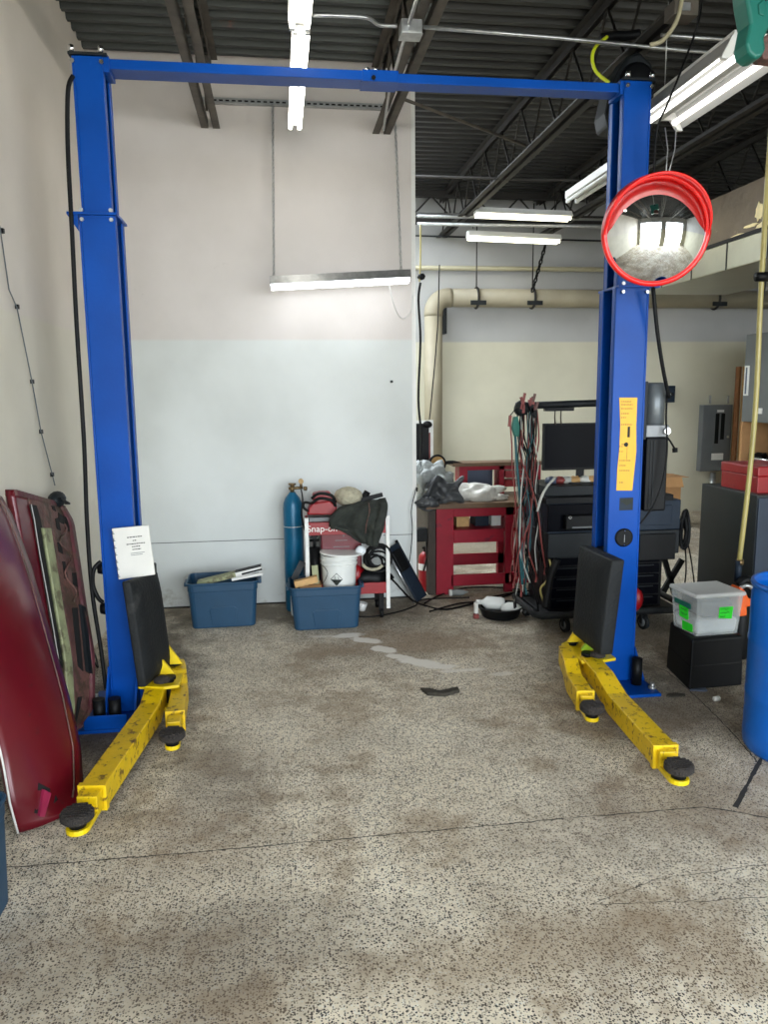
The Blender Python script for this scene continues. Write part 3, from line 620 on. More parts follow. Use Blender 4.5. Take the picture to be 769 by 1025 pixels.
# base plates with gusset boxes and dark anchor caps
for (xo, sg) in ((LXo, 1), (RXo, -1)):
    ed = .15 if sg > 0 else .065
    a, b = sorted((xo - sg * ed, xo + sg * .2))
    bp_ = MB().box(a, b, LY - .24, LY + .36, 0, .02).build('base_plate', 'blue', lift, bevel=.003)
    for gx in ((xo, xo + .16) if sg > 0 else ()):
        MB().prism([(LY - .19, .02), (LY, .02), (LY, .30)], lambda u, v: V((gx - .006, u, v)), lambda u, v: V((gx + .006, u, v))).build('gusset', 'blue', bp_)
    if sg > 0:
        MB().box(xo - .10, xo + .13, LY - .235, LY - .225, .02, .10).build('toe_plate', 'blue', bp_, bevel=.003)
        for dx_ in (-.03, .055): MB().cyl((xo + dx_, LY - .16, .02), (xo + dx_, LY - .16, .17), .034, n=18).build('anchor_sleeve', 'black', bp_)
    else:
        MB().prism([(xo + .0, .02), (xo + .07, .02), (xo + .0, .24)], lambda u, v: V((u, LY - .01, v)), lambda u, v: V((u, LY + .005, v))).build('gusset', 'blue', bp_)
        MB().cyl((xo - .015, LY - .07, .02), (xo - .015, LY - .07, .19), .032, n=18).build('anchor_sleeve', 'black', bp_)
    for (bx_, by_) in ((xo - sg * (ed - .02), LY - .16), (xo - sg * (ed - .02), LY + .2), (xo + sg * .2, LY - .165)):
        MB().cyl((bx_, by_, .02), (bx_, by_, .06), .013, n=8).cyl((bx_, by_, .02), (bx_, by_, .036), .024, n=6).build('anchor_bolt', 'steel', bp_)
# carriages, door guards and arms
def arm(path, w, pad, name_lab, zt, second=.8, split=.5):
    # path: pivot, bend, tip on the ground plane; zt = height of the top of the outer section
    p0, p1, p2 = [V(p) for p in path]
    part = MB()
    h = .11
    d = (p2 - p1).normalized(); mid = p1.lerp(p2, split)
    A = V((p0.x, p0.y, zt + .03)); B = V((p1.x, p1.y, zt - h / 2)); 
    s_ = V((-(p1 - p0).y, (p1 - p0).x, 0)).normalized()
    part.use('yellow')
    # outer section: swept box with a drop from pivot height to arm height
    rings = []
    pl = [(p0 + (p0 - p1).normalized() * .05, zt + .05, .9), (p0, zt + .05, 1), (p0.lerp(p1, .55), zt + .045, 1), (p1, zt, 1.0), (mid, zt, 1.0)]
    for i, (q, z, k) in enumerate(pl):
        dd = (p1 - p0).normalized() if i < 3 else d
        if i == 3: dd = ((p1 - p0).normalized() + d).normalized()
        sd = V((-dd.y, dd.x, 0)) * w / 2 * k
        rings.append([V((q.x + sd.x, q.y + sd.y, z)), V((q.x - sd.x, q.y - sd.y, z)), V((q.x - sd.x, q.y - sd.y, z - h)), V((q.x + sd.x, q.y + sd.y, z - h))])
    part.loft(rings, True, False)
    o = part.build('lift_arm', 'yellow', lift, bevel=.006); o['label'] = name_lab
    e = MB(); sd = V((-d.y, d.x, 0)) * (w * .5 + .006); c = mid - d * .03
    e.loft([[V((q.x + sd.x, q.y + sd.y, zt + .004)), V((q.x - sd.x, q.y - sd.y, zt + .004)), V((q.x - sd.x, q.y - sd.y, zt - h - .004)), V((q.x + sd.x, q.y + sd.y, zt - h - .004))] for q in (c, mid)], True, False)
    e.build('end_collar', 'yellow', o, bevel=.002)
    # inner telescoping section
    w2 = w * second; z2 = zt - .014; h2 = h - .028; sd = V((-d.y, d.x, 0)) * w2 / 2; tip = p2
    rings = [[V((q.x + sd.x, q.y + sd.y, z2)), V((q.x - sd.x, q.y - sd.y, z2)), V((q.x - sd.x, q.y - sd.y, z2 - h2)), V((q.x + sd.x, q.y + sd.y, z2 - h2))] for q in (mid - d * .04, tip - d * .11)]
    MB().loft(rings, True, False).build('inner_section', 'yellow', o, bevel=.004)
    # rounded tongue plate
    sdn = V((-d.y, d.x, 0)); base = tip - d * .16; pl = [base + sdn * w2 * .5, base - sdn * w2 * .5]
    for k in range(9): q = -math.pi / 2 + math.pi * k / 8; pl.append(tip + d * math.cos(q) * w2 * .55 + sdn * math.sin(q) * w2 * .55)
    zl_ = zt - h + .006
    MB().prism([(q.x, q.y) for q in pl], lambda u, v: V((u, v, zl_)), lambda u, v: V((u, v, zl_ + .022))).build('tongue_plate', 'yellow_clean', o, bevel=.003)
    # screw pad
    pd = MB().cyl((tip.x, tip.y, zl_ + .02), (tip.x, tip.y, zt - .05), .034, n=18).build('pad_post', 'black', o)
    r = pad
    pm = MB(); pm.lathe([(0, 0), (r * .82, 0), (r, .012), (r, .034), (r * .93, .040), (0, .040)], (tip.x, tip.y, zt - .056), (0, 0, 1), 28, smooth=False)
    for k in range(-3, 4):
        y_ = k * r * .26; L_ = math.sqrt(max(0, (r * .9) ** 2 - y_ ** 2))
        pm.box(tip.x - L_, tip.x + L_, tip.y + y_ - r * .07, tip.y + y_ + r * .07, zt - .016, zt - .011)
    pm.build('lift_pad', 'rubber_worn', o)
    return o
g2 = lambda px, py, z=.17: aZ(px, py, z)
def flat(v): return V((v.x, v.y, 0))
arm([flat(g2(163, 672, .2)), flat(g2(150, 700, .2)), flat(g2(77, 814, .15))], .112, .068, 'long yellow arm of left column', .175, .78, .84)
arm([flat(g2(178, 668, .2)), flat(g2(180, 682, .2)), flat(g2(172, 732, .17))], .09, .066, 'short yellow arm of left column', .185, .75, .66)
arm([flat(g2(590, 660, .2)), flat(g2(618, 690, .2)), flat(g2(680, 766, .15))], .112, .067, 'long yellow arm of right column', .175, .78, .82)
arm([flat(g2(567, 654, .2)), flat(g2(575, 672, .2)), flat(g2(593, 705, .17))], .09, .066, 'short yellow arm of right column', .185, .75, .66)
def carriage(xo, sg):
    xi = xo + sg * .2; cm = MB(); yc = LY + .135
    ca = MB().box(min(xi - sg * .16, xi + sg * .06), max(xi - sg * .16, xi + sg * .06), LY + .02, LY + .25, .10, .85).build('carriage', 'darkgrey', lift, bevel=.006)
    # yellow arm yoke: two plates
    for z in (.075, .20):
        pl = [(xi - sg * .02, LY - .12), (xi + sg * .13, LY - .16), (xi + sg * .21, LY - .14), (xi + sg * .21, LY + .20), (xi + sg * .14, LY + .26), (xi - sg * .02, LY + .26)]
        if sg < 0: pl = pl[::-1]
        MB().prism(pl, lambda u, v: V((u, v, z)), lambda u, v: V((u, v, z + .018))).build('yoke_plate', 'yellow_clean', ca, bevel=.003)
    MB().prism([(xi, .25), (xi + sg * .2, .25), (xi + sg * .05, .48), (xi, .48)], lambda u, v: V((u, LY + .12, v)), lambda u, v: V((u, LY + .14, v))).build('yoke_rib', 'yellow_clean', ca)
    MB().prism([(xi, .25), (xi + sg * .17, .25), (xi + sg * .05, .42), (xi, .42)], lambda u, v: V((u, LY - .04, v)), lambda u, v: V((u, LY - .02, v))).build('yoke_rib', 'lime' if sg < 0 else 'yellow_clean', ca)
    for (y_) in (LY - .08, LY + .16):
        MB().cyl((xi + sg * .15, y_, .06), (xi + sg * .15, y_, .235), .024, n=16).cyl((xi + sg * .15, y_, .235), (xi + sg * .15, y_, .25), .036, n=16).build('pivot_pin', 'black', ca)
    MB().lathe([(0, 0), (.045, 0), (.045, .02), (.02, .03), (0, .03)], (xi + sg * .12, LY - .17, .255), (0, 0, 1), 16).build('arm_lock', 'rubber_worn', ca)
    return ca
carriage(LXo, 1); carriage(RXo, -1)
# door guards : thick rubber slabs with rounded edges facing inward
def guard(pts_top, pts_bot, thick, lab, bulge=.03, mt='rubber'):
    # pts: near,far at top and bottom (3D), slab thick along outward x
    nt, ft = [V(p) for p in pts_top]; nb, fb = [V(p) for p in pts_bot]; mb = MB(); N_ = 8; Mv = 10; vs = []
    for side in (0, 1):
        for j in range(Mv + 1):
            v = j / Mv
            for i in range(N_ + 1):
                u = i / N_; p = nb.lerp(fb, u).lerp(nt.lerp(ft, u), v); p = p.copy()
                e = (1 - (2 * u - 1) ** 6) * (1 - (2 * v - 1) ** 8)
                p.x += (thick if side else 0) + (bulge * e * (-1 if thick > 0 else 1) if side == 0 else 0)
                vs.append(p)
    W = N_ + 1; K = W * (Mv + 1); fs = []
    for j in range(Mv):
        for i in range(N_):
            a = j * W + i; fs.append((a, a + 1, a + W + 1, a + W)); fs.append((K + a, K + a + W, K + a + W + 1, K + a + 1))
    for i in range(N_): fs.append((i, K + i, K + i + 1, i + 1)); a = Mv * W + i; fs.append((a, a + 1, K + a + 1, K + a))
    for j in range(Mv): a = j * W; fs.append((a, a + W, K + a + W, K + a)); a += N_; fs.append((a, K + a, K + a + W, a + W))
    mb.add(vs, fs, True); o = mb.build('door_guard', mt, lift, bevel=.01, seg=3); o['label'] = lab; return o
# right guard: inner face seen from the camera
rg = guard((aY(613, 561, 4.20), aY(580, 546, 4.56)), (aY(601, 656, 4.20), aY(573, 634, 4.56)), .08, 'black rubber guard at right column')
q0 = aY(600, 600, 4.33)
# raised panel letters are illegible in the photo: a shallow raised rib only
MB().box(q0.x - .022, q0.x - .012, 4.30, 4.48, 1.0 if False else .80, .815).build('raised_rib', 'rubber', rg)
lg = guard((aY(130, 582, 4.22), aY(158, 572, 4.58)), (aY(146, 688, 4.22), aY(171, 666, 4.58)), -.045, 'black rubber guard at left column')
# right column furniture
def on_front(px0, py0, px1, py1, y): a = aY(px0, py0, y); b = aY(px1, py1, y); return a, b
yf = LY - .001
pl = [(620, 398), (638, 398), (637, 425), (637, 452), (633, 491), (617, 491), (618, 470), (620, 450), (621, 425)]
pts = [aY(x, y, LY) for x, y in pl]
lab = MB().prism([(p.x, p.z) for p in pts][::-1], lambda u, v: V((u, LY - .0025, v)), lambda u, v: V((u, LY, v))).build('warning_label', 'label_y', lift)
mb = MB(); yl = LY - .0032
for row, (yy, wd) in enumerate(((402, .8), (405, .9), (409, .9), (414, .6), (418, .4), (425, .85), (447, .3), (452, .3), (461, .9), (466, .5), (471, .8), (483, .3))):
    x0 = 622 if yy < 440 else 620; x1 = x0 + 13 * wd; x = x0
    while x < x1:
        l = random.uniform(.8, 2.2); a = aY(x, yy, yl); b = aY(min(x + l, x1), yy, yl); mb.box(a.x, b.x, yl, yl + .0006, a.z - .0022, a.z + .0022); x += l + .5
a = aY(629, 432, yl); mb.box(a.x - .004, a.x + .012, yl, yl + .0006, a.z - .035, a.z + .03); a = aY(627, 445, yl); mb.cyl((a.x, yl + .0006, a.z), (a.x, yl, a.z), .014, n=10); mb.box(a.x - .03, a.x + .0, yl, yl + .0006, a.z - .001, a.z + .003); mb.box(a.x + .006, a.x + .008, yl, yl + .0006, a.z - .09, a.z)
mb.build('label_print', 'ink', lab)
a = aY(620, 511, LY); b = aY(634, 498, LY)
dk = MB().box(a.x, b.x, LY - .002, LY, a.z, b.z).build('emblem_decal', 'slate', lift)
MB().prism([(a.x + .002, b.z - .02), (a.x + .03, b.z - .008), (b.x - .003, b.z - .012), (b.x - .01, b.z - .03), (a.x + .045, b.z - .05), (a.x + .025, b.z - .032)][::-1], lambda u, v: V((u, LY - .0035, v)), lambda u, v: V((u, LY - .002, v))).build('emblem_bird', 'ink', dk)
c = aY(624.5, 538, LY)
cpl = MB().lathe([(0, -.012), (.05, -.012), (.058, -.006), (.058, 0), (0, 0)], c, (0, 1, 0), 32, smooth=False).build('round_cover', 'black', lift)
for s_ in (-1, 1): bolt((c.x, LY - .012, c.z + s_ * .045), (0, -1, 0), .005, .003, cpl, 'chrome', 'screw')
MB().box(c.x - .001, c.x + .001, LY - .0128, LY - .012, c.z - .03, c.z + .02).build('slot', 'steel', cpl)
# power unit on the outer side of the right column
pu_y = LY + .10
c = aY(656.5, 405, pu_y); xx = RXo + .08
pu = MB().box(RXo, RXo + .03, LY + .03, LY + .2, 1.55, 1.9).build('mounting_bracket', 'darkgrey', lift)
tz = aY(656, 383, pu_y).z; mz = aY(656, 425, pu_y).z; bz_ = aY(656, 437, pu_y).z; kz = aY(656, 510, pu_y).z
RXu = aY(654.8, 420, pu_y).x
MB().lathe([(0, 0), (.055, 0), (.062, .01), (.062, tz - mz - .012), (.05, tz - mz), (0, tz - mz)], (RXu, pu_y, mz), (0, 0, 1), 32).build('pump_motor', 'motor_grey', lift)
pb = MB().box(RXu - .075, RXu + .07, pu_y - .06, pu_y + .06, bz_, mz).cyl((RXu, pu_y, mz), (RXu, pu_y, mz + .05), .045, n=24).build('pump_block', 'alloy', lift, bevel=.004)
MB().cyl((RXu + .05, pu_y - .06, (bz_ + mz) / 2), (RXu + .05, pu_y - .085, (bz_ + mz) / 2), .02, n=16).build('fitting', 'chrome', pb)
MB().tube([(RXu + .065, pu_y - .03, bz_ + .01), (RXu + .09, pu_y - .05, bz_ - .03), (RXu + .115, pu_y - .06, bz_ - .075)], .006).cyl((RXu + .115, pu_y - .06, bz_ - .07), (RXu + .118, pu_y - .06, bz_ - .095), .016, n=14).build('release_lever', 'black', pb)
tk = MB().box(RXu - .075, RXu + .068, pu_y - .07, pu_y + .09, kz, bz_).build('fluid_tank', 'black', lift, bevel=.012)
for x in (RXu - .05, RXu - .03): MB().box(x, x + .006, pu_y - .074, pu_y - .07, kz + .02, bz_ - .02).build('tank_rib', 'darkgrey', tk)
# hoses and cables
def cable(pts, r, mt, label, cat='cable', group=None, k=6): return pipe('cable', pts, r, mt, label, cat, group, k, 8)
cable([aY(73, 76, LY + .02), aY(68, 92, LY), aY(68, 150, LY), aY(72, 230, LY - .02), aY(77, 330, LY - .02), aY(84, 440, LY - .02), aY(87, 520, LY), aY(92, 590, LY), aY(101, 650, LY), aY(106, 690, LY + .0)], .012, 'black', 'long black hose running down the left edge of left column', 'hose')
cable([aY(101, 562, LY + .02), aY(94, 570, LY), aY(93, 585, LY), aY(98, 598, LY), aY(103, 603, LY + .01)], .012, 'black', 'short black hose loop bulging left of the left column', 'hose')
MB().lathe([(0, 0), (.03, 0), (.035, .02), (.035, .05), (0, .05)], (LXo - .045, LY + .1, .62), (1, 0, 0), 16).build('hose_grommet', 'black', lift)
MB().lathe([(0, 0), (.03, 0), (.035, .02), (.035, .05), (0, .05)], (LXo - .045, LY + .1, .86), (1, 0, 0), 16).build('hose_grommet', 'black', lift)
cable([aY(654, 288, 4.35), aY(658, 330, 4.38), aY(664, 370, 4.42), aY(670, 398, 4.46)], [.012] * 18 + [.012], 'black', 'thick black cable dropping from the mirror to motor', 'cable')
cable([aY(668, 395, 4.5), aY(667, 420, 4.46), aY(668, 450, 4.42), aY(664, 480, 4.42), aY(655, 505, 4.42), aY(641, 524, 4.45)], .006, 'black', 'thin black cable looping before the fluid tank', 'cable')
cable([aZ(705, -20, 3.9), aY(700, 20, 4.3), aY(684, 65, 4.3), aY(668, 105, 4.3), aY(658, 130, 4.35), aY(655, 175, 4.37), aY(654, 230, 4.37), aY(654, 288, 4.35)], .006, 'black', 'thin black cable sagging from ceiling behind round mirror', 'cable')
cable([aZ(706, -20, 4.2), aY(695, 40, 4.9), aY(691, 80, 4.9)], .003, 'black', 'thin hanging wire beside the sagging black cable', 'wire')
# hose reel / dark cover behind column top
def P5(px, py): return aY(px, py, 5.05)
t = thing('hose_reel', P5(620, 90), 'dark grey hose reel hanging behind the right column top', 'hose reel')
pl = [(603, 132), (600, 118), (605, 95), (612, 78), (622, 62), (634, 58), (646, 70), (650, 95), (640, 110), (618, 135)]
pp = [P5(*q) for q in pl]
MB().prism([(p.x, p.z) for p in pp], lambda u, v: V((u, 4.95, v)), lambda u, v: V((u, 5.15, v))).build('shroud', 'darkgrey', t, bevel=.02)
c = P5(633, 90); MB().lathe([(.03, -.02), (.10, -.02), (.12, 0), (.12, .02), (.03, .03)], (c.x - .02, 4.93, c.z), (0, 1, 0), 24).build('side_disc', 'black', t)
a = P5(633, 62); b = P5(636, 38)
MB().obox(a, (b.x, 5.05, 3.98), .05, .03).build('bracket', 'black', t)
MB().tube(smooth_pts([P5(602, 38), P5(615, 36), P5(628, 36), P5(640, 34)], 4), .028, 10).build('swivel', 'black', t)
cable([aY(608, 37, 4.95), aY(597, 46, 4.9), aY(593, 58, 4.88), aY(597, 72, 4.86), aY(610, 83, 4.84)], .011, 'hose_y', 'yellow green hose curving above the crossbeam right end', 'hose')
cable([aY(612, 88, 4.80), aY(611, 140, 4.80), aY(610, 190, 4.80), aY(610, 215, 4.80)], .011, 'tube_hose', 'pale yellow hose dropping behind the right column', 'hose')
cable([aY(683, 0, 4.3), aY(677, 22, 4.3), aY(664, 40, 4.3), aY(651, 45, 4.3)], .012, 'gas_pipe', 'cream flexible conduit curving from junction box', 'conduit')
# shroud of dust: the convex mirror
mc = aY(657, 231, 3.95); mr = .262
nrm = (CAM - mc); nrm = V((-.20, -1, -.10)).normalized()
up = V((0, 0, 1)); sx_ = up.cross(nrm).normalized() * -1; uy = nrm.cross(sx_) * -1
uy = (up - nrm * up.dot(nrm)).normalized(); ux = uy.cross(nrm).normalized()
t = thing('convex_mirror', mc, 'round convex safety mirror with red rim and visor', 'mirror')
MB().lathe([(mr * math.sin(q) / math.sin(.62) * 1.0, (math.cos(q) - math.cos(.62)) * mr / math.sin(.62)) for q in [.62 - .62 * k / 16 for k in range(17)]], mc, nrm, 64).build('mirror_dome', 'mirror', t)
MB().lathe([(mr - .012, .004), (mr - .004, .012), (mr + .008, .012), (mr + .016, .002), (mr + .016, -.02), (mr, -.03), (0, -.03)], mc, nrm, 64).build('rim', 'mirror_red', t)
# visor: shell deeper at the top
mb = MB(); n = 48; A0, A1 = -math.radians(12), math.radians(192); vs = []
for i in range(n + 1):
    q = A0 + (A1 - A0) * i / n; k = max(0, math.sin(q)) ** .55 if math.sin(q) > 0 else 0; dpt = .012 + .11 * k
    dr = ux * math.cos(q) + uy * math.sin(q)
    inn = mc + dr * (mr + .006) + nrm * 0; out = mc + dr * (mr - .004) + nrm * dpt
    vs += [inn + nrm * .008, out, out + dr * .010, inn + dr * .012 + nrm * .004]
fs = []
for i in range(n):
    for j in range(4): fs.append((i * 4 + j, i * 4 + (j + 1) % 4, (i + 1) * 4 + (j + 1) % 4, (i + 1) * 4 + j))
mb.add(vs, fs, True); mb.build('visor', 'mirror_red', t)
for px0, px1 in ((666, 667), (677, 670)):
    a = aY(px0, 128, 4.15); b = aY(px1, 172, 3.98)
    MB().tube([a, a.lerp(b, .5) + V((.012, 0, 0)), b], .003, 6).build('hanging_wire', 'steel', t)
bk = mc - nrm * .03
MB().obox(bk, V((mc.x, LY, mc.z)), .03, .03).build('bracket', 'darkgrey', t)

# ------------------------------------------------------------------ manual plate on left column
pl = [(112, 529), (149, 525.5), (155.5, 575), (119, 580)]
yy = LY - .03
A, B, C_, Dd = [aY(x, y, yy - (.0 if i < 2 else .03)) for i, (x, y) in enumerate(pl)]
t = thing('instruction_board', Dd, 'aged white instruction booklet hung on the left column', 'sign')
nn = V((0, 1, 0)); 
def BL(u, v, off=0): return Dd.lerp(C_, u).lerp(A.lerp(B, u), v) + V((0, -off, 0))
MB().prism([(0, 0), (1, 0), (1, 1), (0, 1)], lambda u, v: BL(u, v, .008), lambda u, v: BL(u, v, -.006)).build('cover', 'paper', t, bevel=.004)
mb = MB()
for (v_, u0, u1) in ((.79, .38, .78), (.72, .52, .62), (.655, .34, .84), (.60, .48, .70), (.545, .48, .72)):
    u = u0
    while u < u1: l = random.uniform(.03, .07); mb.prism([(u, v_), (min(u + l, u1), v_), (min(u + l, u1), v_ + .018), (u, v_ + .018)], lambda a_, b_: BL(a_, b_, .0095), lambda a_, b_: BL(a_, b_, .008)); u += l + .015
mb.build('print', 'ink', t)
mb = MB()
for (v_, u0, u1) in ((.475, .42, .8), (.44, .42, .74)):
    mb.prism([(u0, v_), (u1, v_), (u1, v_ + .01), (u0, v_ + .01)], lambda a_, b_: BL(a_, b_, .0095), lambda a_, b_: BL(a_, b_, .008))
mb.build('small_print', 'panel_grey', t)
mb = MB()
for k in range(7):
    v_ = .06 + k * .14; c = BL(.02, v_, .004); mb.tube([c + V((.008 * math.cos(q), -.010 * math.sin(q), 0)) for q in [i * math.pi / 5 for i in range(10)]], .0016, 5, True)
    mb.prism([(.012, v_), (.03, v_), (.03, v_ + .05), (.012, v_ + .05)], lambda a_, b_: BL(a_, b_, .0095), lambda a_, b_: BL(a_, b_, .008))
mb.build('ring_binding', 'tote', t)

# ------------------------------------------------------------------ car doors leaning on the left wall
def patchmap(rows):
    # rows: list (bottom to top) of (left3D, right3D, bulge)
    def f(u, v, off=0):
        k = v * (len(rows) - 1); i = min(int(k), len(rows) - 2); t_ = k - i
        a = rows[i][0].lerp(rows[i + 1][0], t_); b = rows[i][1].lerp(rows[i + 1][1], t_); bl = rows[i][2] * (1 - t_) + rows[i + 1][2] * t_
        ac = (b - a); n_ = ac.cross(V((0, 0, 1))).normalized()
        if n_.x < 0: n_ = -n_
        return a.lerp(b, u) + n_ * (bl * (1 - (2 * u - 1) ** 2) + off)
    return f
def skin(f, name, mt, parent, off0, off1, nu=14, nv=24, bevel=.004, u0=0, u1=1, v0=0, v1=1):
    mb = MB(); vs = []
    for off in (off0, off1):
        for j in range(nv + 1):
            for i in range(nu + 1): vs.append(f(u0 + (u1 - u0) * i / nu, v0 + (v1 - v0) * j / nv, off))
    W = nu + 1; K = W * (nv + 1); fs = []
    for j in range(nv):
        for i in range(nu): a = j * W + i; fs += [(a, a + 1, a + W + 1, a + W), (K + a, K + a + W, K + a + W + 1, K + a + 1)]
    for i in range(nu): a = nv * W + i; fs += [(i, K + i, K + i + 1, i + 1), (a, a + 1, K + a + 1, K + a)]
    for j in range(nv): a = j * W; b = a + nu; fs += [(a, a + W, K + a + W, K + a), (b, K + b, K + b + W, b + W)]
    mb.add(vs, fs, True); return mb.build(name, mt, parent)
rowsA = [(aZ(18, 834, .005), aZ(72, 812, .02), .02), (aX(10, 806, -1.17), aX(84, 790, -.95), .03), (aX(2, 760, -1.2), aX(81, 745, -.99), .045), (aX(-14, 700, -1.24), aX(68, 690, -1.06), .05),
         (aX(-30, 640, -1.28), aX(50, 630, -1.14), .05), (aX(-44, 580, -1.31), aX(32, 568, -1.23), .04), (aX(-60, 515, -1.36), aX(14, 518, -1.31), .03), (aX(-70, 478, -1.38), aX(2, 497, -1.35), .02)]
fA = patchmap(rowsA)
t = thing('car_door', fA(.5, 0), 'maroon car door skin leaning outward-face-out in the left foreground', 'car door')
skin(fA, 'outer_skin', 'maroon', t, .0, -.02)
skin(fA, 'inner_frame', 'maroon_dull', t, -.021, -.06, u0=.3, v0=.03)
MB().tube([fA(.0, v / 20, .002) for v in range(0, 21)], .005, 6).build('edge_trim', 'white', t)
MB().tube([fA(.80 + .05 * (v / 20), .12 + .85 * v / 20, .006) for v in range(21)], .004, 6).build('crease_line', 'brown_door', t)
def inset(f, name, mt, parent, poly, o0, o1): return MB().prism(poly, lambda u, v: f(u, v, o0), lambda u, v: f(u, v, o1)).build(name, mt, parent)
hd = inset(fA, 'handle_recess', 'hole', t, [(.26, .085), (.40, .065), (.46, .175), (.32, .20)], -.001, .003)
inset(fA, 'door_handle', 'handle_maroon', t, [(.30, .07), (.38, .06), (.43, .165), (.35, .18)], .004, .022)
inset(fA, 'lock_hole', 'hole', t, [(.52, .115), (.57, .13), (.53, .15)], -.001, .003)
rowsB = [(aX(66, 735, -1.20), aX(74, 738, -1.10), .0), (aX(52, 712, -1.22), aX(92, 706, -1.10), .0), (aX(45, 660, -1.24), aX(92, 655, -1.12), .0), (aX(36, 610, -1.27), aX(84, 608, -1.16), 0), (aX(27, 560, -1.31), aX(77, 560, -1.22), 0), (aX(20, 520, -1.34), aX(71, 522, -1.28), 0), (aX(15, 490, -1.36), aX(60, 503, -1.32), 0)]
fB = patchmap(rowsB)
t = thing('car_door', fB(.5, 0), 'stripped car door showing its rusty inner shell behind maroon skin', 'car door')
skin(fB, 'inner_shell', 'brown_door', t, .0, -.03, u0=.24)
skin(fB, 'outer_skin', 'maroon', t, -.005, -.05, u1=.24)
skin(fB, 'top_edge', 'maroon_dull', t, .006, -.055, v0=.965)
for v0_, v1_ in ((.30, .93),): skin(fB, 'window_channel', 'hole', t, .004, .0, u0=.23, u1=.36, v0=v0_, v1=v1_)
skin(fB, 'green_beam', 'olive', t, .022, .004, u0=.33, u1=.47, v0=.08, v1=.80)
MB().tube([fB(.23 + .01 * math.sin(k / 3), .30 + .63 * k / 20, .008) for k in range(21)], .0035, 6).build('chrome_strip', 'panel_pale', t)
for poly in ([(.72, .83), (.82, .82), (.88, .87), (.80, .90)], [(.84, .80), (.98, .78), (.98, .86), (.88, .88)], [(.66, .80), (.73, .79), (.74, .86), (.67, .85)], [(.70, .92), (.76, .91), (.77, .95), (.71, .95)],
             [(.62, .70), (.70, .69), (.70, .74), (.62, .74)], [(.82, .58), (.92, .57), (.93, .62), (.84, .62)], [(.66, .30), (.78, .28), (.84, .50), (.72, .50)], [(.62, .10), (.72, .08), (.74, .2), (.64, .2)], [(.35, .74), (.47, .735), (.47, .75), (.35, .755)], [(.66, .60), (.72, .60), (.72, .66), (.66, .66)]):
    inset(fB, 'access_hole', 'hole', t, poly, .0, .004)
inset(fB, 'hinge_plate', 'darkgrey', t, [(.84, .28), (.94, .27), (.97, .50), (.88, .51)], .0, .02)
MB().tube([fB(.74 + .1 * math.sin(k), .52 + .02 * k, .012) for k in range(16)], .006, 6).build('door_wiring', 'brown_door', t)
skin(fB, 'shell_rim', 'maroon_dull', t, .02, -.02, u0=.93, u1=1.0, v0=.04, v1=.97)
skin(fB, 'shell_rib', 'brown_door', t, .016, 0, u0=.5, u1=.53, v0=.06, v1=.8)
# door mirror perched on top of the second door
p = aX(57, 500, -1.33)
t = thing('wing_mirror', p, 'black car wing mirror resting on the stripped door top', 'wing mirror')
MB().blob(p + V((0, .0, .0)), (.05, .085, .05), 18, .05, 3).build('mirror_shell', 'darkgrey', t)
MB().obox(p + V((.03, -.07, .015)), p + V((.045, .06, -.035)), .03, .01).build('mirror_base', 'black', t)
# wire clipped on left wall
ws = [aX(0, 228, XL + .012), aX(9, 290, XL + .012), aX(17, 308, XL + .012), aX(32, 382, XL + .012), aX(41, 432, XL + .012), aX(53, 478, XL + .012), aX(55, 486, XL + .02)]
t = thing('clipped_wire', ws[0], 'thin grey wire clipped down the left wall', 'wire')
MB().tube([ws[0] + V((0, -.25, .3))] + ws, .004, 6).build('wire', 'panel_grey', t)
for px, py in ((2, 231), (17, 307), (32, 382), (41, 432), (52, 475)):
    p = aX(px, py, XL + .008); MB().box(XL + .001, XL + .018, p.y - .012, p.y + .012, p.z - .012, p.z + .012).build('clip', 'black', t)
cable([aZ(94, 690, .02), aZ(86, 668, .02), aZ(92, 660, .02), aZ(98, 668, .02), aZ(95, 655, .02), aZ(88, 645, .02), aZ(98, 640, .02)], .006, 'black', 'tangled black cord on floor behind the left column', 'cord')

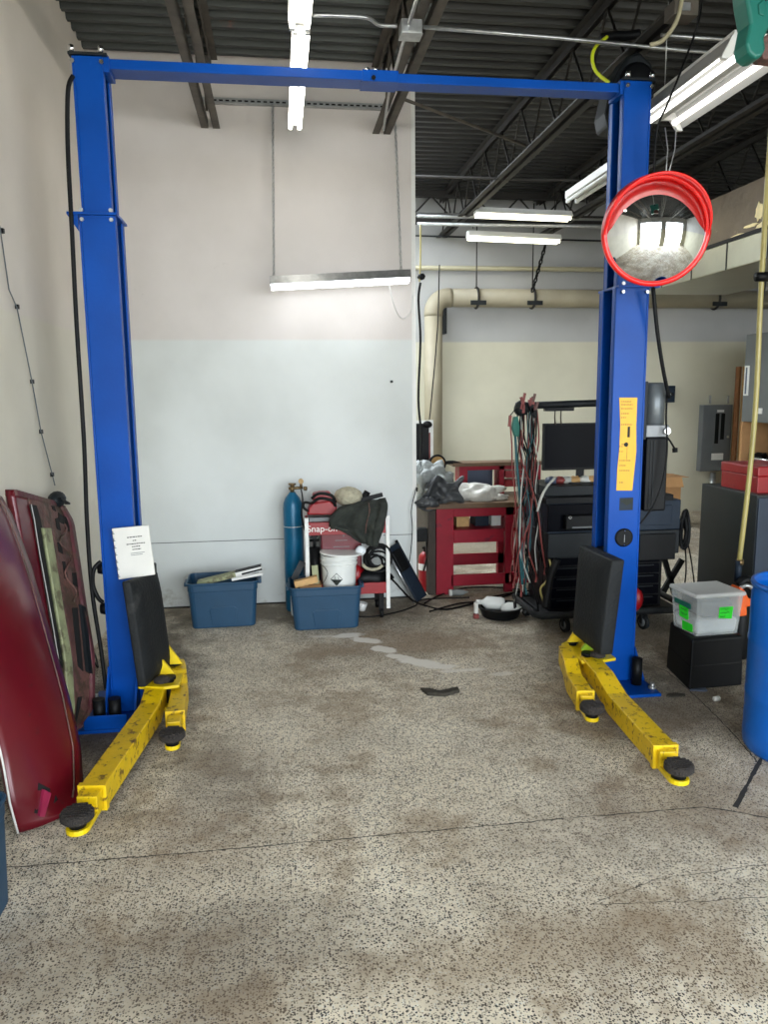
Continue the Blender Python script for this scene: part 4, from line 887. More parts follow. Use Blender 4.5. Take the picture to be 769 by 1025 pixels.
# ------------------------------------------------------------------ storage totes
def tote(c, w, d, h, label, group='blue storage totes', rot=0, wb=None):
    c = V(c); t = thing('storage_tote', c, label, 'storage tote', group)
    def ring(ww, dd, z, r, n=4):
        out = []
        for (sx, sy, q0) in ((1, 1, 0), (-1, 1, 90), (-1, -1, 180), (1, -1, 270)):
            for k in range(n + 1):
                q = math.radians(q0 + 90 * k / n); p_ = V((sx * (ww / 2 - r) + r * math.cos(q), sy * (dd / 2 - r) + r * math.sin(q), 0))
                p_.rotate(Matrix.Rotation(rot, 3, 'Z')); out.append(c + p_ + V((0, 0, z)))
        return out
    k = .86
    rings = [ring(w * k, d * k, .0, .04), ring(w * k + .01, d * k + .01, .01, .045), ring(w * .95, d * .95, h - .07, .05), ring(w * .965, d * .965, h - .065, .05), ring(w * .97, d * .97, h - .012, .05)]
    inn = [ring(w * .955, d * .955, h - .004, .05), ring(w * .93, d * .93, h - .07, .045), ring(w * k - .01, d * k - .01, .012, .035)]
    mb = MB(); mb.loft(rings + inn, True, False); b = mb.build('body', 'tote', t, bevel=.003)
    MB().loft([ring(w * .97, d * .97, h - .014, .05), ring(w, d, h - .016, .055), ring(w + .006, d + .006, h - .004, .055), ring(w, d, h + .004, .055), ring(w * .96, d * .96, h + .004, .05), ring(w * .955, d * .955, h - .01, .05)], False, False).build('rim', 'tote', t, bevel=.002)
    R3 = Matrix.Rotation(rot, 3, 'Z')
    def fr(u, z, o): # on the front face
        kk = k + (.95 - k) * z / (h - .07); p_ = V((u, -d * kk / 2 - o, 0)); p_.rotate(R3); return c + p_ + V((0, 0, z))
    MB().prism([(-w * .16, .02), (w * .16, .02), (w * .19, h * .42), (w * .15, h * .47), (-w * .15, h * .47), (-w * .19, h * .42)], lambda u, v: fr(u, v, .007), lambda u, v: fr(u, v, -.004)).build('front_boss', 'tote', t, bevel=.004)
    for s_ in (-1, 1):
        p_ = V((s_ * (w / 2 + .008), 0, 0)); p_.rotate(R3); q_ = V((0, .07, 0)); q_.rotate(R3)
        MB().obox(c + p_ - q_ + V((0, 0, h - .03)), c + p_ + q_ + V((0, 0, h - .03)), .03, .035).build('handle', 'tote', t, bevel=.006)
    return t
ba = aZ(193, 628); bb = aZ(255, 625)
tote(((ba.x + bb.x) / 2, ba.y + .13, 0), .57, .40, .37, 'blue tote holding a long white box beside partition', rot=.03)
ca = aZ(298, 632); cb = aZ(357, 630); tc_ = V(((ca.x + cb.x) / 2, ca.y + .2, 0))
tote(tc_, .58, .42, .345, 'blue tote holding a white bucket before the welding cart')
bl_ = aZ(2, 888); cr = V((-1.09 - .14, 2.88, 0))
re_ = aZ(10, 791, .41)
tote((re_.x - .15, re_.y - .25, 0), .30, .5, .41, 'blue tote cut off at the lower left picture edge')
# box in left tote
A = aY(213, 580, 6.2); B = aY(262, 568, 6.2)
t = thing('trim_box', A, 'white and black striped long carton slanting in left tote', 'box')
dr = (B - A).normalized(); A2 = A - dr * .12
MB().obox(A2, A + dr * .19, .10, .035).build('plain_end', 'olive', t)
MB().obox(A + dr * .19, B, .10, .035).build('white_sleeve', 'white', t)
uu = V((0, 0, 1)); uu = (uu - dr * uu.dot(dr)).normalized()
for o_, hh in ((.0205, .005),): MB().obox(A + dr * .19 + uu * o_, B + uu * o_, .08, .006).build('black_stripe', 'black', t)
MB().obox(A + dr * .24 + V((0, -.052, -.004)), B + dr * .004 + V((0, -.052, -.004)), .004, .014).build('black_stripe', 'black', t)
A = aY(232, 580, 6.12); B = aY(263, 574, 6.12)
tag(MB().obox(A, B, .03, .02).build('trim_strip', 'white'), 'thin white strip under the striped carton in left tote', 'strip')
# bucket in the centre tote
bcx = aY(340, 590, tc_.y - .02); r_t = .145
zt = aY(340, 553, tc_.y).z; zb = zt - .37
t = thing('plastic_bucket', (bcx.x, tc_.y, zb), 'white plastic bucket with corrosive diamond sitting in blue tote', 'bucket')
MB().lathe([(0, 0), (.125, 0), (.128, .01), (r_t - .005, .28), (r_t + .004, .283), (r_t + .004, .292), (r_t - .003, .295), (r_t - .002, .315), (r_t + .005, .318), (r_t + .005, .328), (r_t - .001, .331), (r_t + .001, .36), (r_t - .006, .36), (r_t - .012, .2), (0, .2)], (bcx.x, tc_.y, zb), (0, 0, 1), 48, smooth=False).build('pail', 'white_plastic', t, bevel=.001)
MB().lathe([(0, .012), (r_t + .02, .012), (r_t + .024, .006), (r_t + .024, -.002), (0, -.002)], (bcx.x + .015, tc_.y, zb + .366), (.06, 0, 1), 48, smooth=False).build('lid', 'white_plastic', t)
yq = tc_.y - r_t - .001; cc = aY(337, 580.5, yq)
def on_b(u, v, o):
    ang = u / r_t; x0 = cc.x - bcx.x; a0 = math.asin(max(-1, min(1, x0 / r_t))); rr = .137 + o; return V((bcx.x + rr * math.sin(a0 + ang), tc_.y - rr * math.cos(a0 + ang), cc.z + v))
s_ = .05
for (p, q) in (((-s_, 0), (0, s_)), ((0, s_), (s_, 0))):
    n = 6; MB().tube([on_b(p[0] + (q[0] - p[0]) * i / n, p[1] + (q[1] - p[1]) * i / n, .003) for i in range(n + 1)], .0018, 5).build('diamond_border', 'ink', t)
mb = MB()
for i in range(10):
    u0 = -s_ + 2 * s_ * i / 10; u1 = -s_ + 2 * s_ * (i + 1) / 10
    mb.add([on_b(u0, -(s_ - abs(u0)), .004), on_b(u1, -(s_ - abs(u1)), .004), on_b(u1, -.0, .004), on_b(u0, -.0, .004)], [(0, 1, 2, 3)])
mb.build('diamond_black_half', 'ink', t, solid=.001)
mb = MB()
for u0, v0, u1, v1 in ((-.018, .016, -.006, .024), (-.02, .008, .0, .01), (.008, .022, .02, .012), (.01, .008, .022, .006)): mb.tube([on_b(u0, v0, .004), on_b(u1, v1, .004)], .0018, 5)
mb.build('diamond_symbol', 'ink', t)
MB().tube(smooth_pts([V((bcx.x - r_t - .003, tc_.y - .03, zb + .29)), V((bcx.x - .10, tc_.y - .12, zb + .24)), V((bcx.x - .13, tc_.y - .11, zb + .16)), V((bcx.x - .17, tc_.y - .07, zb + .12))], 5), .002, 6).build('wire_handle', 'darkgrey', t)
# offcuts in the tote
a = aY(295, 585, tc_.y - .1); b = aY(318, 579, tc_.y - .1)
t = thing('wood_block', a, 'pale wooden block propped in the tote left of bucket', 'wood block')
MB().obox(a, b, .06, .052).build('block', 'plank', t, bevel=.003)
a = aY(317, 590, tc_.y - .05); b = aY(315, 566, tc_.y + .0)
tag(MB().obox(a, b, .05, .018, V((0, 1, 0))).build('wood_strip', 'olive'), 'upright pale stick between wood block and bucket', 'stick')
a = aY(294, 580, tc_.y + .08); b = aY(303, 562, tc_.y + .1)
tag(MB().obox(a, b, .05, .015, V((0, 1, 0))).build('metal_strip', 'darkgrey'), 'dark metal offcut leaning in the tote beside wood block', 'offcut')
tag(MB().box(tc_.x - .2, tc_.x - .03, tc_.y - .1, tc_.y + .12, .10, .34).build('dark_carton', 'card'), 'carton buried in tote left of the white bucket', 'carton')
# white jug behind left of the centre tote
a = aZ(294, 618); t = thing('plastic_jug', (a.x, a.y + .06, 0), 'tall white plastic jug peeking out left of the bucket tote', 'jug')
MB().box(a.x - .02, a.x + .09, a.y + .02, a.y + .14, 0, .27).build('body', 'white_plastic', t, bevel=.02)
MB().cyl((a.x + .03, a.y + .08, .27), (a.x + .03, a.y + .08, .31), .02, n=14).build('cap', 'white_plastic', t)

# ------------------------------------------------------------------ gas cylinder
cy = 6.52; cc = aY(294, 540, cy); rc_ = .082; zt = aY(294, 503, cy).z
t = thing('gas_cylinder', (cc.x, cy, 0), 'tall teal blue gas cylinder standing left of the welding cart', 'gas cylinder')
MB().lathe([(0, 0), (rc_ * .9, 0), (rc_, .02), (rc_, zt - .04), (rc_ * .95, zt + .0), (rc_ * .75, zt + .04), (rc_ * .42, zt + .075), (rc_ * .3, zt + .09), (0, zt + .09)], (cc.x, cy, 0), (0, 0, 1), 36).build('tank', 'cyl', t)
MB().lathe([(rc_ + .001, -.002), (rc_ + .002, 0), (rc_ + .001, .003)], (cc.x, cy, zt - .20), (0, 0, 1), 36).build('band', 'white', t)
vv = MB(); vv.cyl((cc.x, cy, zt + .08), (cc.x, cy, zt + .15), .018, n=12); vv.cyl((cc.x - .03, cy, zt + .12), (cc.x + .09, cy, zt + .125), .012, n=10); vv.cyl((cc.x, cy, zt + .15), (cc.x, cy, zt + .165), .032, n=14)
vv.cyl((cc.x + .075, cy, zt + .12), (cc.x + .075, cy, zt + .19), .012, n=10); vv.cyl((cc.x + .075, cy - .02, zt + .18), (cc.x + .075, cy + .02, zt + .18), .022, n=12); vv.cyl((cc.x + .10, cy - .02, zt + .12), (cc.x + .12, cy - .03, zt + .12), .018, n=12)
vv.build('valve', 'brass', t)
cable([(cc.x + .075, cy - .01, zt + .11), (cc.x + .085, cy - .03, zt + .02), (cc.x + .07, cy - .09, zt - .1), (cc.x + .1, cy - .09, zt - .25)], .006, 'black', 'black gas hose drooping from cylinder regulator', 'hose')

# ------------------------------------------------------------------ welding cart
cy0, cy1 = 6.12, 6.52
xa0 = aY(307, 530, cy0).x; xa1 = aY(388, 530, cy0).x
ztop = aY(348, 522, cy0).z; zbar = aY(348, 534, cy0).z
cart = thing('welding_cart', ((xa0 + xa1) / 2, 6.3, 0), 'red and white welding cart piled with gear at the partition', 'welding cart')
for x in (xa0, xa1):
    for y in (cy0, cy1): MB().box(x - .016, x + .016, y - .016, y + .016, .09, ztop + .04).build('post', 'white', cart, bevel=.003)
for z0_, z1_ in ((zbar - .005, ztop),): 
    p_ = MB().box(xa0 + .016, xa1 - .016, cy0 - .012, cy0 + .012, z0_, z1_).build('top_panel', 'red_enamel', cart, bevel=.003)
    tp_ = text_mesh(None, 'lettering', 'Snap-on', .075, 'white', p_, (xa0 + .125, cy0 - .0135, (z0_ + z1_) / 2), (1, 0, 0), (0, 0, 1))
MB().box(xa0, xa1, cy0, cy1, ztop - .02, ztop).build('top_shelf', 'red_enamel', cart)
zb0 = aY(370, 594, cy0).z; zb1 = aY(370, 583, cy0).z
MB().box(xa0 + .016, xa1 - .016, cy0 - .012, cy0 + .012, zb0, zb1).build('bottom_panel', 'red_enamel', cart, bevel=.003)
MB().box(xa0, xa1, cy0, cy1, zb0, zb0 + .015).build('bottom_shelf', 'red_enamel', cart)
for x in (xa0 + .05, xa1 - .05):
    for y in (cy0 + .05, cy1 - .05):
        wz = MB().lathe([(0, -.014), (.035, -.014), (.04, -.01), (.04, .01), (.035, .014), (0, .014)], (x, y, .04), (1, 0, 0), 20).build('wheel', 'black', cart)
        MB().box(x - .02, x + .02, y - .015, y + .015, .055, zb0).build('fork', 'black', wz)
# dark red welder on the cart
a = aY(321, 529, cy0 + .06); b = aY(362, 553, cy0 + .06)
t = thing('welding_machine', ((a.x + b.x) / 2, 6.3, b.z), 'dark red welding machine inside the cart below jacket', 'welding machine')
zw0 = zb0 + .02
MB().box(a.x, b.x, cy0 + .05, cy1 - .03, zw0, a.z).build('case', 'maroon', t, bevel=.01)
mb = MB()
for u, v, w_, h_ in ((.55, .86, .02, .06), (.35, .80, .3, .006), (.3, .70, .4, .006)): x = a.x + (b.x - a.x) * u; z = zw0 + (a.z - zw0) * v; mb.box(x, x + w_ * (b.x - a.x), cy0 + .047, cy0 + .05, z, z + h_)
mb.build('panel_print', 'panel_grey', t)
t = thing('gas_regulator', aY(313, 550, cy0 + .05), 'small dark regulator on cart shelf at its left post', 'regulator')
q = aY(315, 548, cy0 + .06)
MB().cyl((q.x, q.y, zb0 + .015), (q.x, q.y, q.z), .045, n=18).cyl((q.x, q.y, q.z), (q.x, q.y, q.z + .07), .014, n=10).cyl((q.x - .04, q.y, q.z + .06), (q.x + .04, q.y, q.z + .06), .012, n=10).cyl((q.x, q.y - .02, q.z + .10), (q.x, q.y + .02, q.z + .10), .03, n=14).build('body', 'black', t)
# coil of cable at right of the cart
q = aY(377, 560, cy0 - .02)
t = thing('cable_coil', q, 'black coiled welding cable stuffed in cart right side', 'cable coil')
mb = MB()
for k in range(9):
    c0 = q + V((random.uniform(-.03, .03), random.uniform(.0, .12), random.uniform(-.05, .03))); rr = random.uniform(.075, .11); ti = random.uniform(-.4, .4)
    mb.tube([c0 + V((rr * math.cos(s_), rr * math.sin(s_) * math.sin(ti), rr * math.sin(s_))) for s_ in [i * math.pi / 10 for i in range(20)]], .010, 6, True)
mb.build('loops', 'black', t)
c0 = q + V((-.03, -.01, -.02)); MB().tube([c0 + V((.085 * math.cos(s_), 0, .06 * math.sin(s_))) for s_ in [math.pi + .2 + i * .25 for i in range(11)]], .013, 8).build('pale_lead', 'beige', t)
tag(MB().blob(aY(372, 578, cy0 + .1), (.16, .1, .09), 20, .25, 5).build('dark_cloth', 'black'), 'black rag heap under the coiled cable in cart', 'cloth')
tag(MB().blob(aY(357, 575, cy0 + .08), (.06, .07, .1), 16, .15, 9).build('red_bag', 'red_enamel'), 'red pouch behind the bucket on cart shelf', 'pouch')
# red power tool on cart top
a = aY(309, 516, cy0 + .1); b = aY(338, 516, cy0 + .1)
t = thing('tool_case', ((a.x + b.x) / 2, cy0 + .15, a.z), 'red and black hand tool lying on cart top left', 'power tool')
def P6(px, py): p_ = aY(px, py, cy0 + .1); return (p_.x, p_.z)
zt_ = ztop
MB().prism([P6(307, 514.5), P6(337, 514.5), P6(337, 506), P6(330, 500), P6(312, 503), P6(309, 508)], lambda u, v: V((u, cy0 + .04, max(v, zt_))), lambda u, v: V((u, cy0 + .2, max(v, zt_)))).build('lower_body', 'red_enamel', t, bevel=.012)
MB().prism([P6(313, 502), P6(313, 494), P6(320, 492), P6(330, 492), P6(336, 500), P6(337, 506)], lambda u, v: V((u, cy0 + .06, v)), lambda u, v: V((u, cy0 + .18, v))).build('upper_body', 'red_enamel', t, bevel=.012)
for dy in (0, 1): 
    MB().tube(smooth_pts([aY(312, 504 - 5 * dy, cy0 + .04), aY(320, 499 - 5 * dy, cy0 + .03), aY(332, 501 - 5 * dy, cy0 + .03), aY(336, 507 - 4 * dy, cy0 + .04)], 5), .012, 8).build('black_grip', 'black', t)
MB().tube(smooth_pts([aY(312, 504, cy0 + .06), aY(305, 503, cy0 + .05), aY(304, 508, cy0 + .05), aY(309, 512, cy0 + .05)], 5), .01, 8).build('handle_loop', 'black', t)
tag(MB().box(xa0 + .02, xa0 + .28, cy0 + .03, cy0 + .25, ztop, ztop + .035).build('grey_tray', 'panel_grey', bevel=.004), 'pale grey tray under the red hand tool', 'tray')
q = aY(349, 497, cy0 + .13)
t = thing('wool_bonnet', q, 'shaggy beige polishing bonnet on top of the cart', 'polishing bonnet')
MB().blob(q, (.115, .10, .08), 36, .06, 11).build('fleece', 'beige', t)
a = aY(355, 502, cy0 + .1); b = aY(383, 495, cy0 + .1)
tag(MB().obox(a, b, .035, .032).build('black_tube', 'black'), 'flat black bar lying across the jacket on cart', 'bar')
a = aY(362, 497, cy0 + .16); b = aY(368, 492, cy0 + .16)
tag(MB().cyl(a - V((0, 0, .05)), b, .028, n=14).build('black_grip', 'black'), 'short black cylinder end beside the polishing bonnet', 'handle')
# jacket draped over the cart front
def sheet(fn, nu, nv, name, mt, parent=None, th=.01, subd=0):
    mb = MB(); vs = [fn(i / nu, j / nv) for j in range(nv + 1) for i in range(nu + 1)]
    mb.add(vs, [(j * (nu + 1) + i, j * (nu + 1) + i + 1, (j + 1) * (nu + 1) + i + 1, (j + 1) * (nu + 1) + i) for j in range(nv) for i in range(nu)], True)
    return mb.build(name, mt, parent, solid=th, subd=subd)
t = thing('work_jacket', aY(360, 520, cy0 - .04), 'crumpled charcoal jacket thrown over the front of cart', 'jacket')
prow = [((352, 504), (386, 499)), ((340, 508), (388, 506)), ((331, 517), (387, 514)), ((330, 527), (385, 524)), ((341, 530), (383, 533)), ((350, 535), (379, 541)), ((360, 542), (376, 548))]
def jk(u, v):
    k = v * (len(prow) - 1); i = min(int(k), len(prow) - 2); f = k - i
    l = V(prow[i][0]).lerp(V(prow[i + 1][0]), f); r = V(prow[i][1]).lerp(V(prow[i + 1][1]), f); p_ = l.lerp(r, u)
    yy = cy0 - .03 + (.12 * max(0, .25 - v) * 4) + .022 * math.sin(u * 17 + v * 6) + .015 * math.sin(u * 7 - v * 13) - .03 * math.sin(math.pi * u)
    return aY(p_.x, p_.y, yy)
sheet(jk, 30, 22, 'body', 'cloth', t, .018)
MB().tube(smooth_pts([aY(384, 503, cy0 - .03), aY(383, 515, cy0 - .06), aY(378, 528, cy0 - .07), aY(375, 546, cy0 - .05)], 5), [.03] * 4 + [.036] * 8 + [.032] * 4, 12).build('sleeve', 'cloth', t)
MB().tube(smooth_pts([aY(352, 508, cy0 - .03), aY(342, 513, cy0 - .06), aY(334, 521, cy0 - .06), aY(335, 528, cy0 - .05)], 5), [.03] * 4 + [.036] * 8 + [.032] * 4, 12).build('sleeve', 'cloth', t)
MB().tube(smooth_pts([aY(369, 503, cy0 - .06), aY(370, 512, cy0 - .07), aY(367, 524, cy0 - .075), aY(366, 534, cy0 - .06)], 5), .004, 6).build('zip', 'brown_door', t)
q = aY(361, 551, cy0 - .02); tag(MB().blob(q, (.045, .04, .04), 16, .1, 4).build('cloth_ball', 'white_liquid'), 'small pale rag beside the coiled cable', 'rag')
# creeper leaning on the wall
t = thing('mechanics_creeper', aZ(423, 603), 'slim black and steel creeper board leaning on partition edge', 'creeper')
A = aY(392, 546, 6.68); B = aZ(421, 602) ; B = V((B.x, B.y, .02))
Aa = V((A.x, 6.66, A.z)); dd = (B - Aa).normalized(); 
MB().obox(Aa, B, .13, .05, V((.6, -1, .3))).build('board', 'slate', t, bevel=.01)
sdv = dd.cross(V((.6, -1, .3))).normalized()
for s_ in (-1, 1): MB().tube([Aa + sdv * .07 * s_ - dd * .02, B + sdv * .07 * s_], .014, 10).build('side_rail', 'steel' if s_ > 0 else 'black', t)
MB().obox(Aa + dd * .05 + V((0, -.03, .01)), Aa + dd * .25 + V((0, -.03, .01)), .11, .03, V((.6, -1, .3))).build('head_pad', 'black', t, bevel=.01)
# white foam cup on the floor
q = aZ(362, 611); t = thing('white_cup', q, 'crushed white cup on the floor under the cart', 'cup')
MB().lathe([(0, 0), (.03, 0), (.042, .07), (.04, .07), (.028, .006), (0, .006)], q, (.2, 0, 1), 20).build('cup', 'white', t)
# cords on floor
cable([aZ(357, 617, .01), aZ(375, 617, .01), aZ(400, 612, .01), aZ(416, 606, .01), aZ(424, 600, .01), aZ(470, 598, .01)], .006, 'black', 'black cord snaking from the bucket tote across floor', 'cord')
cable([aZ(392, 577, .01) if False else aY(390, 577, 6.2), aY(402, 590, 6.1), aY(412, 600, 6.2), aZ(425, 606, .01), aZ(445, 610, .01), aZ(470, 605, .01), aZ(500, 596, .01), aZ(540, 590, .01)], .008, 'black', 'black cord running from cart past the red bench', 'cord')
cable([aY(417, 488, 6.72), aY(412, 510, 6.68), aY(413, 530, 6.68), aY(411, 555, 6.68), aY(409, 566, 6.68)], .004, 'black', 'thin dark wire hanging against partition right edge', 'wire')
cable([aZ(430, 612, .01), aZ(460, 604, .01), aZ(490, 601, .01), aZ(520, 590, .01), aZ(470, 588, .01), aZ(440, 596, .01), aZ(425, 604, .01)], .007, 'black', 'loop of black cord on floor beside the bench foot', 'cord')

# ------------------------------------------------------------------ red workbench
bx0 = aY(437, 560, 6.78).x; by0 = 6.78; by1 = 7.5; bx1 = aY(545, 560, by0).x
btop = aY(450, 509, by0).z
t = thing('workbench', ((bx0 + bx1) / 2, 7.1, 0), 'red timber workbench with shelves behind the partition edge', 'workbench')
MB().box(bx0 - .1, bx1 + .1, by0 - .03, by1, btop, btop + .045).build('bench_top', 'wood', t, bevel=.004)
lw = .16
legs = [(bx0, bx0 + lw, by0, by0 + .05), (aY(506, 540, by0).x, aY(514, 540, by0).x, by0, by0 + .05), (bx0, bx0 + .1, by1 - .12, by1 - .05), (bx1 - .1, bx1, by0, by0 + .05), (bx1 - .1, bx1, by1 - .12, by1 - .05), (aY(498, 560, by1 - .1).x, aY(505, 560, by1 - .1).x, by1 - .12, by1 - .05)]
for l in legs: MB().box(*l, 0, btop).build('leg', 'bench_red', t, bevel=.003)
MB().box(bx0 - .07, bx0 - .003, by0 + .02, by1 - .05, 0, btop).build('side_plank', 'dark_wood', t)
zs = lambda y: aY(470, y, by0).z
MB().box(bx0 + lw, bx1 - .1, by0, by0 + .03, zs(517), btop).build('apron', 'bench_red', t, bevel=.003)
MB().box(bx0 + lw, aY(504, 540, by0).x, by0 - .01, by0 + .02, zs(543), zs(530)).build('rail', 'bench_red', t, bevel=.003)
MB().box(bx0 + lw, bx1 - .1, by0 + .02, by1 - .1, zs(530) - .03, zs(530)).build('shelf', 'bench_red', t)
MB().box(bx0 + lw - .02, bx1 - .1, by0, by0 + .03, zs(586), zs(575)).build('rail', 'bench_red', t, bevel=.003)
MB().box(bx0 + lw, bx1 - .1, by1 - .12, by1 - .1, zs(580), zs(568)).build('rail', 'bench_red', t, bevel=.003)
# things on the bench shelf
sz = zs(530)
for (px, w_, h_, mt, lb) in ((461, .12, .10, 'plank', 'tan carton on the upper bench shelf at its left'), (480, .13, .12, 'slate', 'dark blue box on the bench shelf'), (494, .09, .10, 'white_plastic', 'white box on the bench shelf beside the dark blue box')):
    p_ = aY(px, 525, by0 + .25); t = thing('shelf_box', (p_.x, p_.y, sz), lb, 'box')
    MB().box(p_.x - w_ / 2, p_.x + w_ / 2, p_.y - .1, p_.y + .1, sz, sz + h_).build('carton', mt, t, bevel=.004)
    MB().box(p_.x - w_ / 2 - .003, p_.x + w_ / 2 + .003, p_.y - .103, p_.y + .103, sz + h_ * .8, sz + h_ + .003).build('lid', mt, t, bevel=.003)
# riser with drawers on the bench back
ry0, ry1 = 7.3, 7.49; rx0 = aY(460, 500, ry0).x; rx1 = aY(541, 500, ry0).x; rt = aY(500, 466, ry0).z; bt = btop + .045
t = thing('bench_riser', ((rx0 + rx1) / 2, ry1, bt), 'red drawer riser with dark top standing on the workbench', 'drawer unit')
MB().box(rx0 - .07, rx1 + .02, ry0 - .03, ry1 + .02, rt, rt + .035).build('riser_top', 'wood', t, bevel=.003)
MB().box(rx0, rx0 + .08, ry0, ry1, bt, rt).build('side_panel', 'bench_red', t); MB().box(rx1 - .05, rx1, ry0, ry1, bt, rt).build('side_panel', 'bench_red', t)
MB().box(rx0 + .08, rx1 - .05, ry0, ry0 + .02, rt - .04, rt).build('top_rail', 'bench_red', t)
xd = aY(500, 480, ry0).x; MB().box(xd, xd + .05, ry0, ry1, bt, rt).build('divider', 'bench_red', t)
for i, (ya, yb) in enumerate(((471, 478), (480, 487))):
    za_, zb_ = aY(515, yb, ry0).z, aY(515, ya, ry0).z
    d_ = MB().box(xd + .06, rx1 - .06, ry0 - .008, ry0 + .15, za_, zb_).build('drawer', 'red_enamel', t, bevel=.003)
    MB().obox(((xd + rx1) / 2 - .05, ry0 - .02, (za_ + zb_) / 2), ((xd + rx1) / 2 + .05, ry0 - .02, (za_ + zb_) / 2), .012, .012).build('handle', 'chrome', d_)
MB().box(rx0 + .1, xd - .02, ry1 - .02, ry1 - .01, bt, rt - .05).build('back_panel', 'window_grey', t)
# bags on the bench
q = aY(436, 490, 7.0)
t = thing('plastic_bag', (q.x, q.y, bt), 'bulging grey clear plastic bag at bench left end', 'plastic bag')
MB().blob((q.x - .02, 7.06, bt + .17), (.17, .17, .19), 40, .32, 21).build('film', 'bag', t)
MB().blob((q.x - .12, 7.08, bt + .25), (.09, .1, .12), 30, .3, 22).build('knot', 'bag', t)
q = aY(445, 496, 6.9)
t = thing('dark_bag', (q.x, q.y, bt), 'crumpled dark grey plastic sheet hanging over bench corner', 'plastic sheet')
def dk_(u, v):
    px = 428 + 34 * u - 10 * v * (1 - u) + 4 * math.sin(v * 8 + 1) * (u - .3); py = 480 + 27 * v + 5 * math.sin(u * 6) * v + 4 * math.sin(u * 9 + 2) * (1 - v)
    return aY(px, py, 6.78 - .03 * v + .05 * abs(math.sin(u * 7 + 2.2 * math.sin(v * 3 + u * 2))) + .02 * math.sin(v * 9 + 3 * math.sin(u * 5)))
sheet(dk_, 30, 20, 'sheet', 'bag_dark', t, .006)
MB().blob(aY(428, 503, 6.72), (.1, .05, .045), 24, .35, 33).build('gathered_end', 'bag_dark', t)
q = aY(480, 494, 7.0)
t = thing('plastic_bag', (q.x, q.y, bt), 'white plastic bag slumped on the middle of bench', 'plastic bag')
MB().blob((q.x - .03, 6.98, bt + .055), (.20, .14, .10), 40, .28, 8).build('film', 'bag_white', t)
MB().blob((q.x + .16, 6.94, bt + .022), (.09, .07, .035), 24, .3, 12).build('tail', 'bag_white', t)
# board with white frame, round lamp
yb_ = 7.44; a = aY(410, 421, yb_); b = aY(434, 474, yb_)
t = thing('framed_board', ((a.x + b.x) / 2, yb_, b.z), 'white framed dark board standing behind the partition edge', 'board')
z0_ = bt
MB().box(a.x, b.x, yb_, yb_ + .02, z0_, a.z).build('frame', 'white', t, bevel=.003)
MB().box(a.x, b.x - .045, yb_ - .004, yb_, z0_ + .03, a.z - .03).build('dark_face', 'black', t)
MB().box(b.x - .055, b.x - .03, yb_ - .003, yb_, z0_ + .05, a.z - .12).build('pink_strip', 'copper_red', t)
MB().blob(aY(428, 425, yb_ - .03), (.045, .03, .035), 14, .1, 2).build('hanging_knob', 'black', t)
q = aY(438, 464, 7.25)
t = thing('round_lamp', q, 'round black rimmed lamp on the bench beside bag', 'work lamp')
MB().lathe([(0, 0), (.075, 0), (.075, .004)], q, (.1, -1, .1), 28).build('lens', 'plank', t)
MB().lathe([(.068, .012), (.085, .012), (.088, -.0), (.08, -.05), (.02, -.07), (0, -.07)], q, (.1, -1, .1), 28).build('lamp_housing', 'black', t)
MB().tube(smooth_pts([q + V((.08, .04, 0)), q + V((.16, .04, .005)), q + V((.26, .05, -.02))], 5), .018, 8).build('arm', 'black', t)
MB().cyl(q + V((0, .03, -.04)), V((q.x, q.y + .03, bt)), .012, n=8).build('stem', 'black', t)
# fire extinguisher
q = aZ(424, 597); ex, ey = 1.37, 6.98; zt = aY(425, 552, ey).z; ex = aY(426, 570, ey).x
t = thing('fire_extinguisher', (ex, ey, 0), 'red fire extinguisher on floor between partition and workbench', 'fire extinguisher')
MB().lathe([(0, 0), (.06, 0), (.066, .015), (.066, zt - .07), (.055, zt - .03), (.025, zt), (0, zt)], (ex, ey, .0), (0, 0, 1), 28).build('tank', 'red_enamel', t)
MB().cyl((ex, ey, zt), (ex, ey, zt + .03), .018, n=12).obox((ex - .03, ey - .04, zt + .04), (ex + .02, ey + .05, zt + .05), .02, .012).build('valve_head', 'black', t)
MB().tube(smooth_pts([(ex + .02, ey, zt + .02), (ex + .075, ey, zt - .03), (ex + .078, ey, zt - .2), (ex + .07, ey, .08)], 5), .008, 8).build('hose', 'black', t)
MB().lathe([(.0668, 0), (.0675, .002), (.0675, .06), (.0668, .062)], (ex, ey, zt - .17), (0, 0, 1), 28).build('label_band', 'white', t)
t = thing('equipment_case', (1.4, 7.8, 0), 'dark upright equipment case in the gap behind fire extinguisher', 'case')
MB().box(1.27, 1.52, 7.65, 7.95, 0, .80).build('case', 'darkgrey', t, bevel=.01)
MB().box(1.31, 1.48, 7.64, 7.65, .45, .74).build('front_panel', 'black', t, bevel=.003)
# junk on floor around
q = aZ(462, 596); t = thing('small_bottle', q, 'clear small bottle lying on the floor before the bench', 'bottle')
MB().lathe([(0, 0), (.03, 0), (.03, .1), (.012, .13), (.012, .15), (0, .15)], q + V((-.09, 0, .03)), (1, 0, 0), 18).build('bottle_body', 'bag', t); MB().cyl(q + V((-.115, 0, .03)), q + V((-.09, 0, .03)), .032, n=14).build('cap', 'white', t)
q = aZ(420, 540) ; q = aY(421, 533, 7.05)
t = thing('charger_box', (q.x, q.y, q.z), 'small black box on wall side above the fire extinguisher', 'box')
MB().box(XP + .003, q.x + .1, 6.84, 6.95, q.z - .05, q.z + .07).build('body', 'black', t, bevel=.006)
MB().tube([(q.x + .02, 6.86, q.z - .04), (q.x + .03, 6.86, q.z - .2), (q.x, 6.88, q.z - .33)], .008).build('lead', 'black', t)

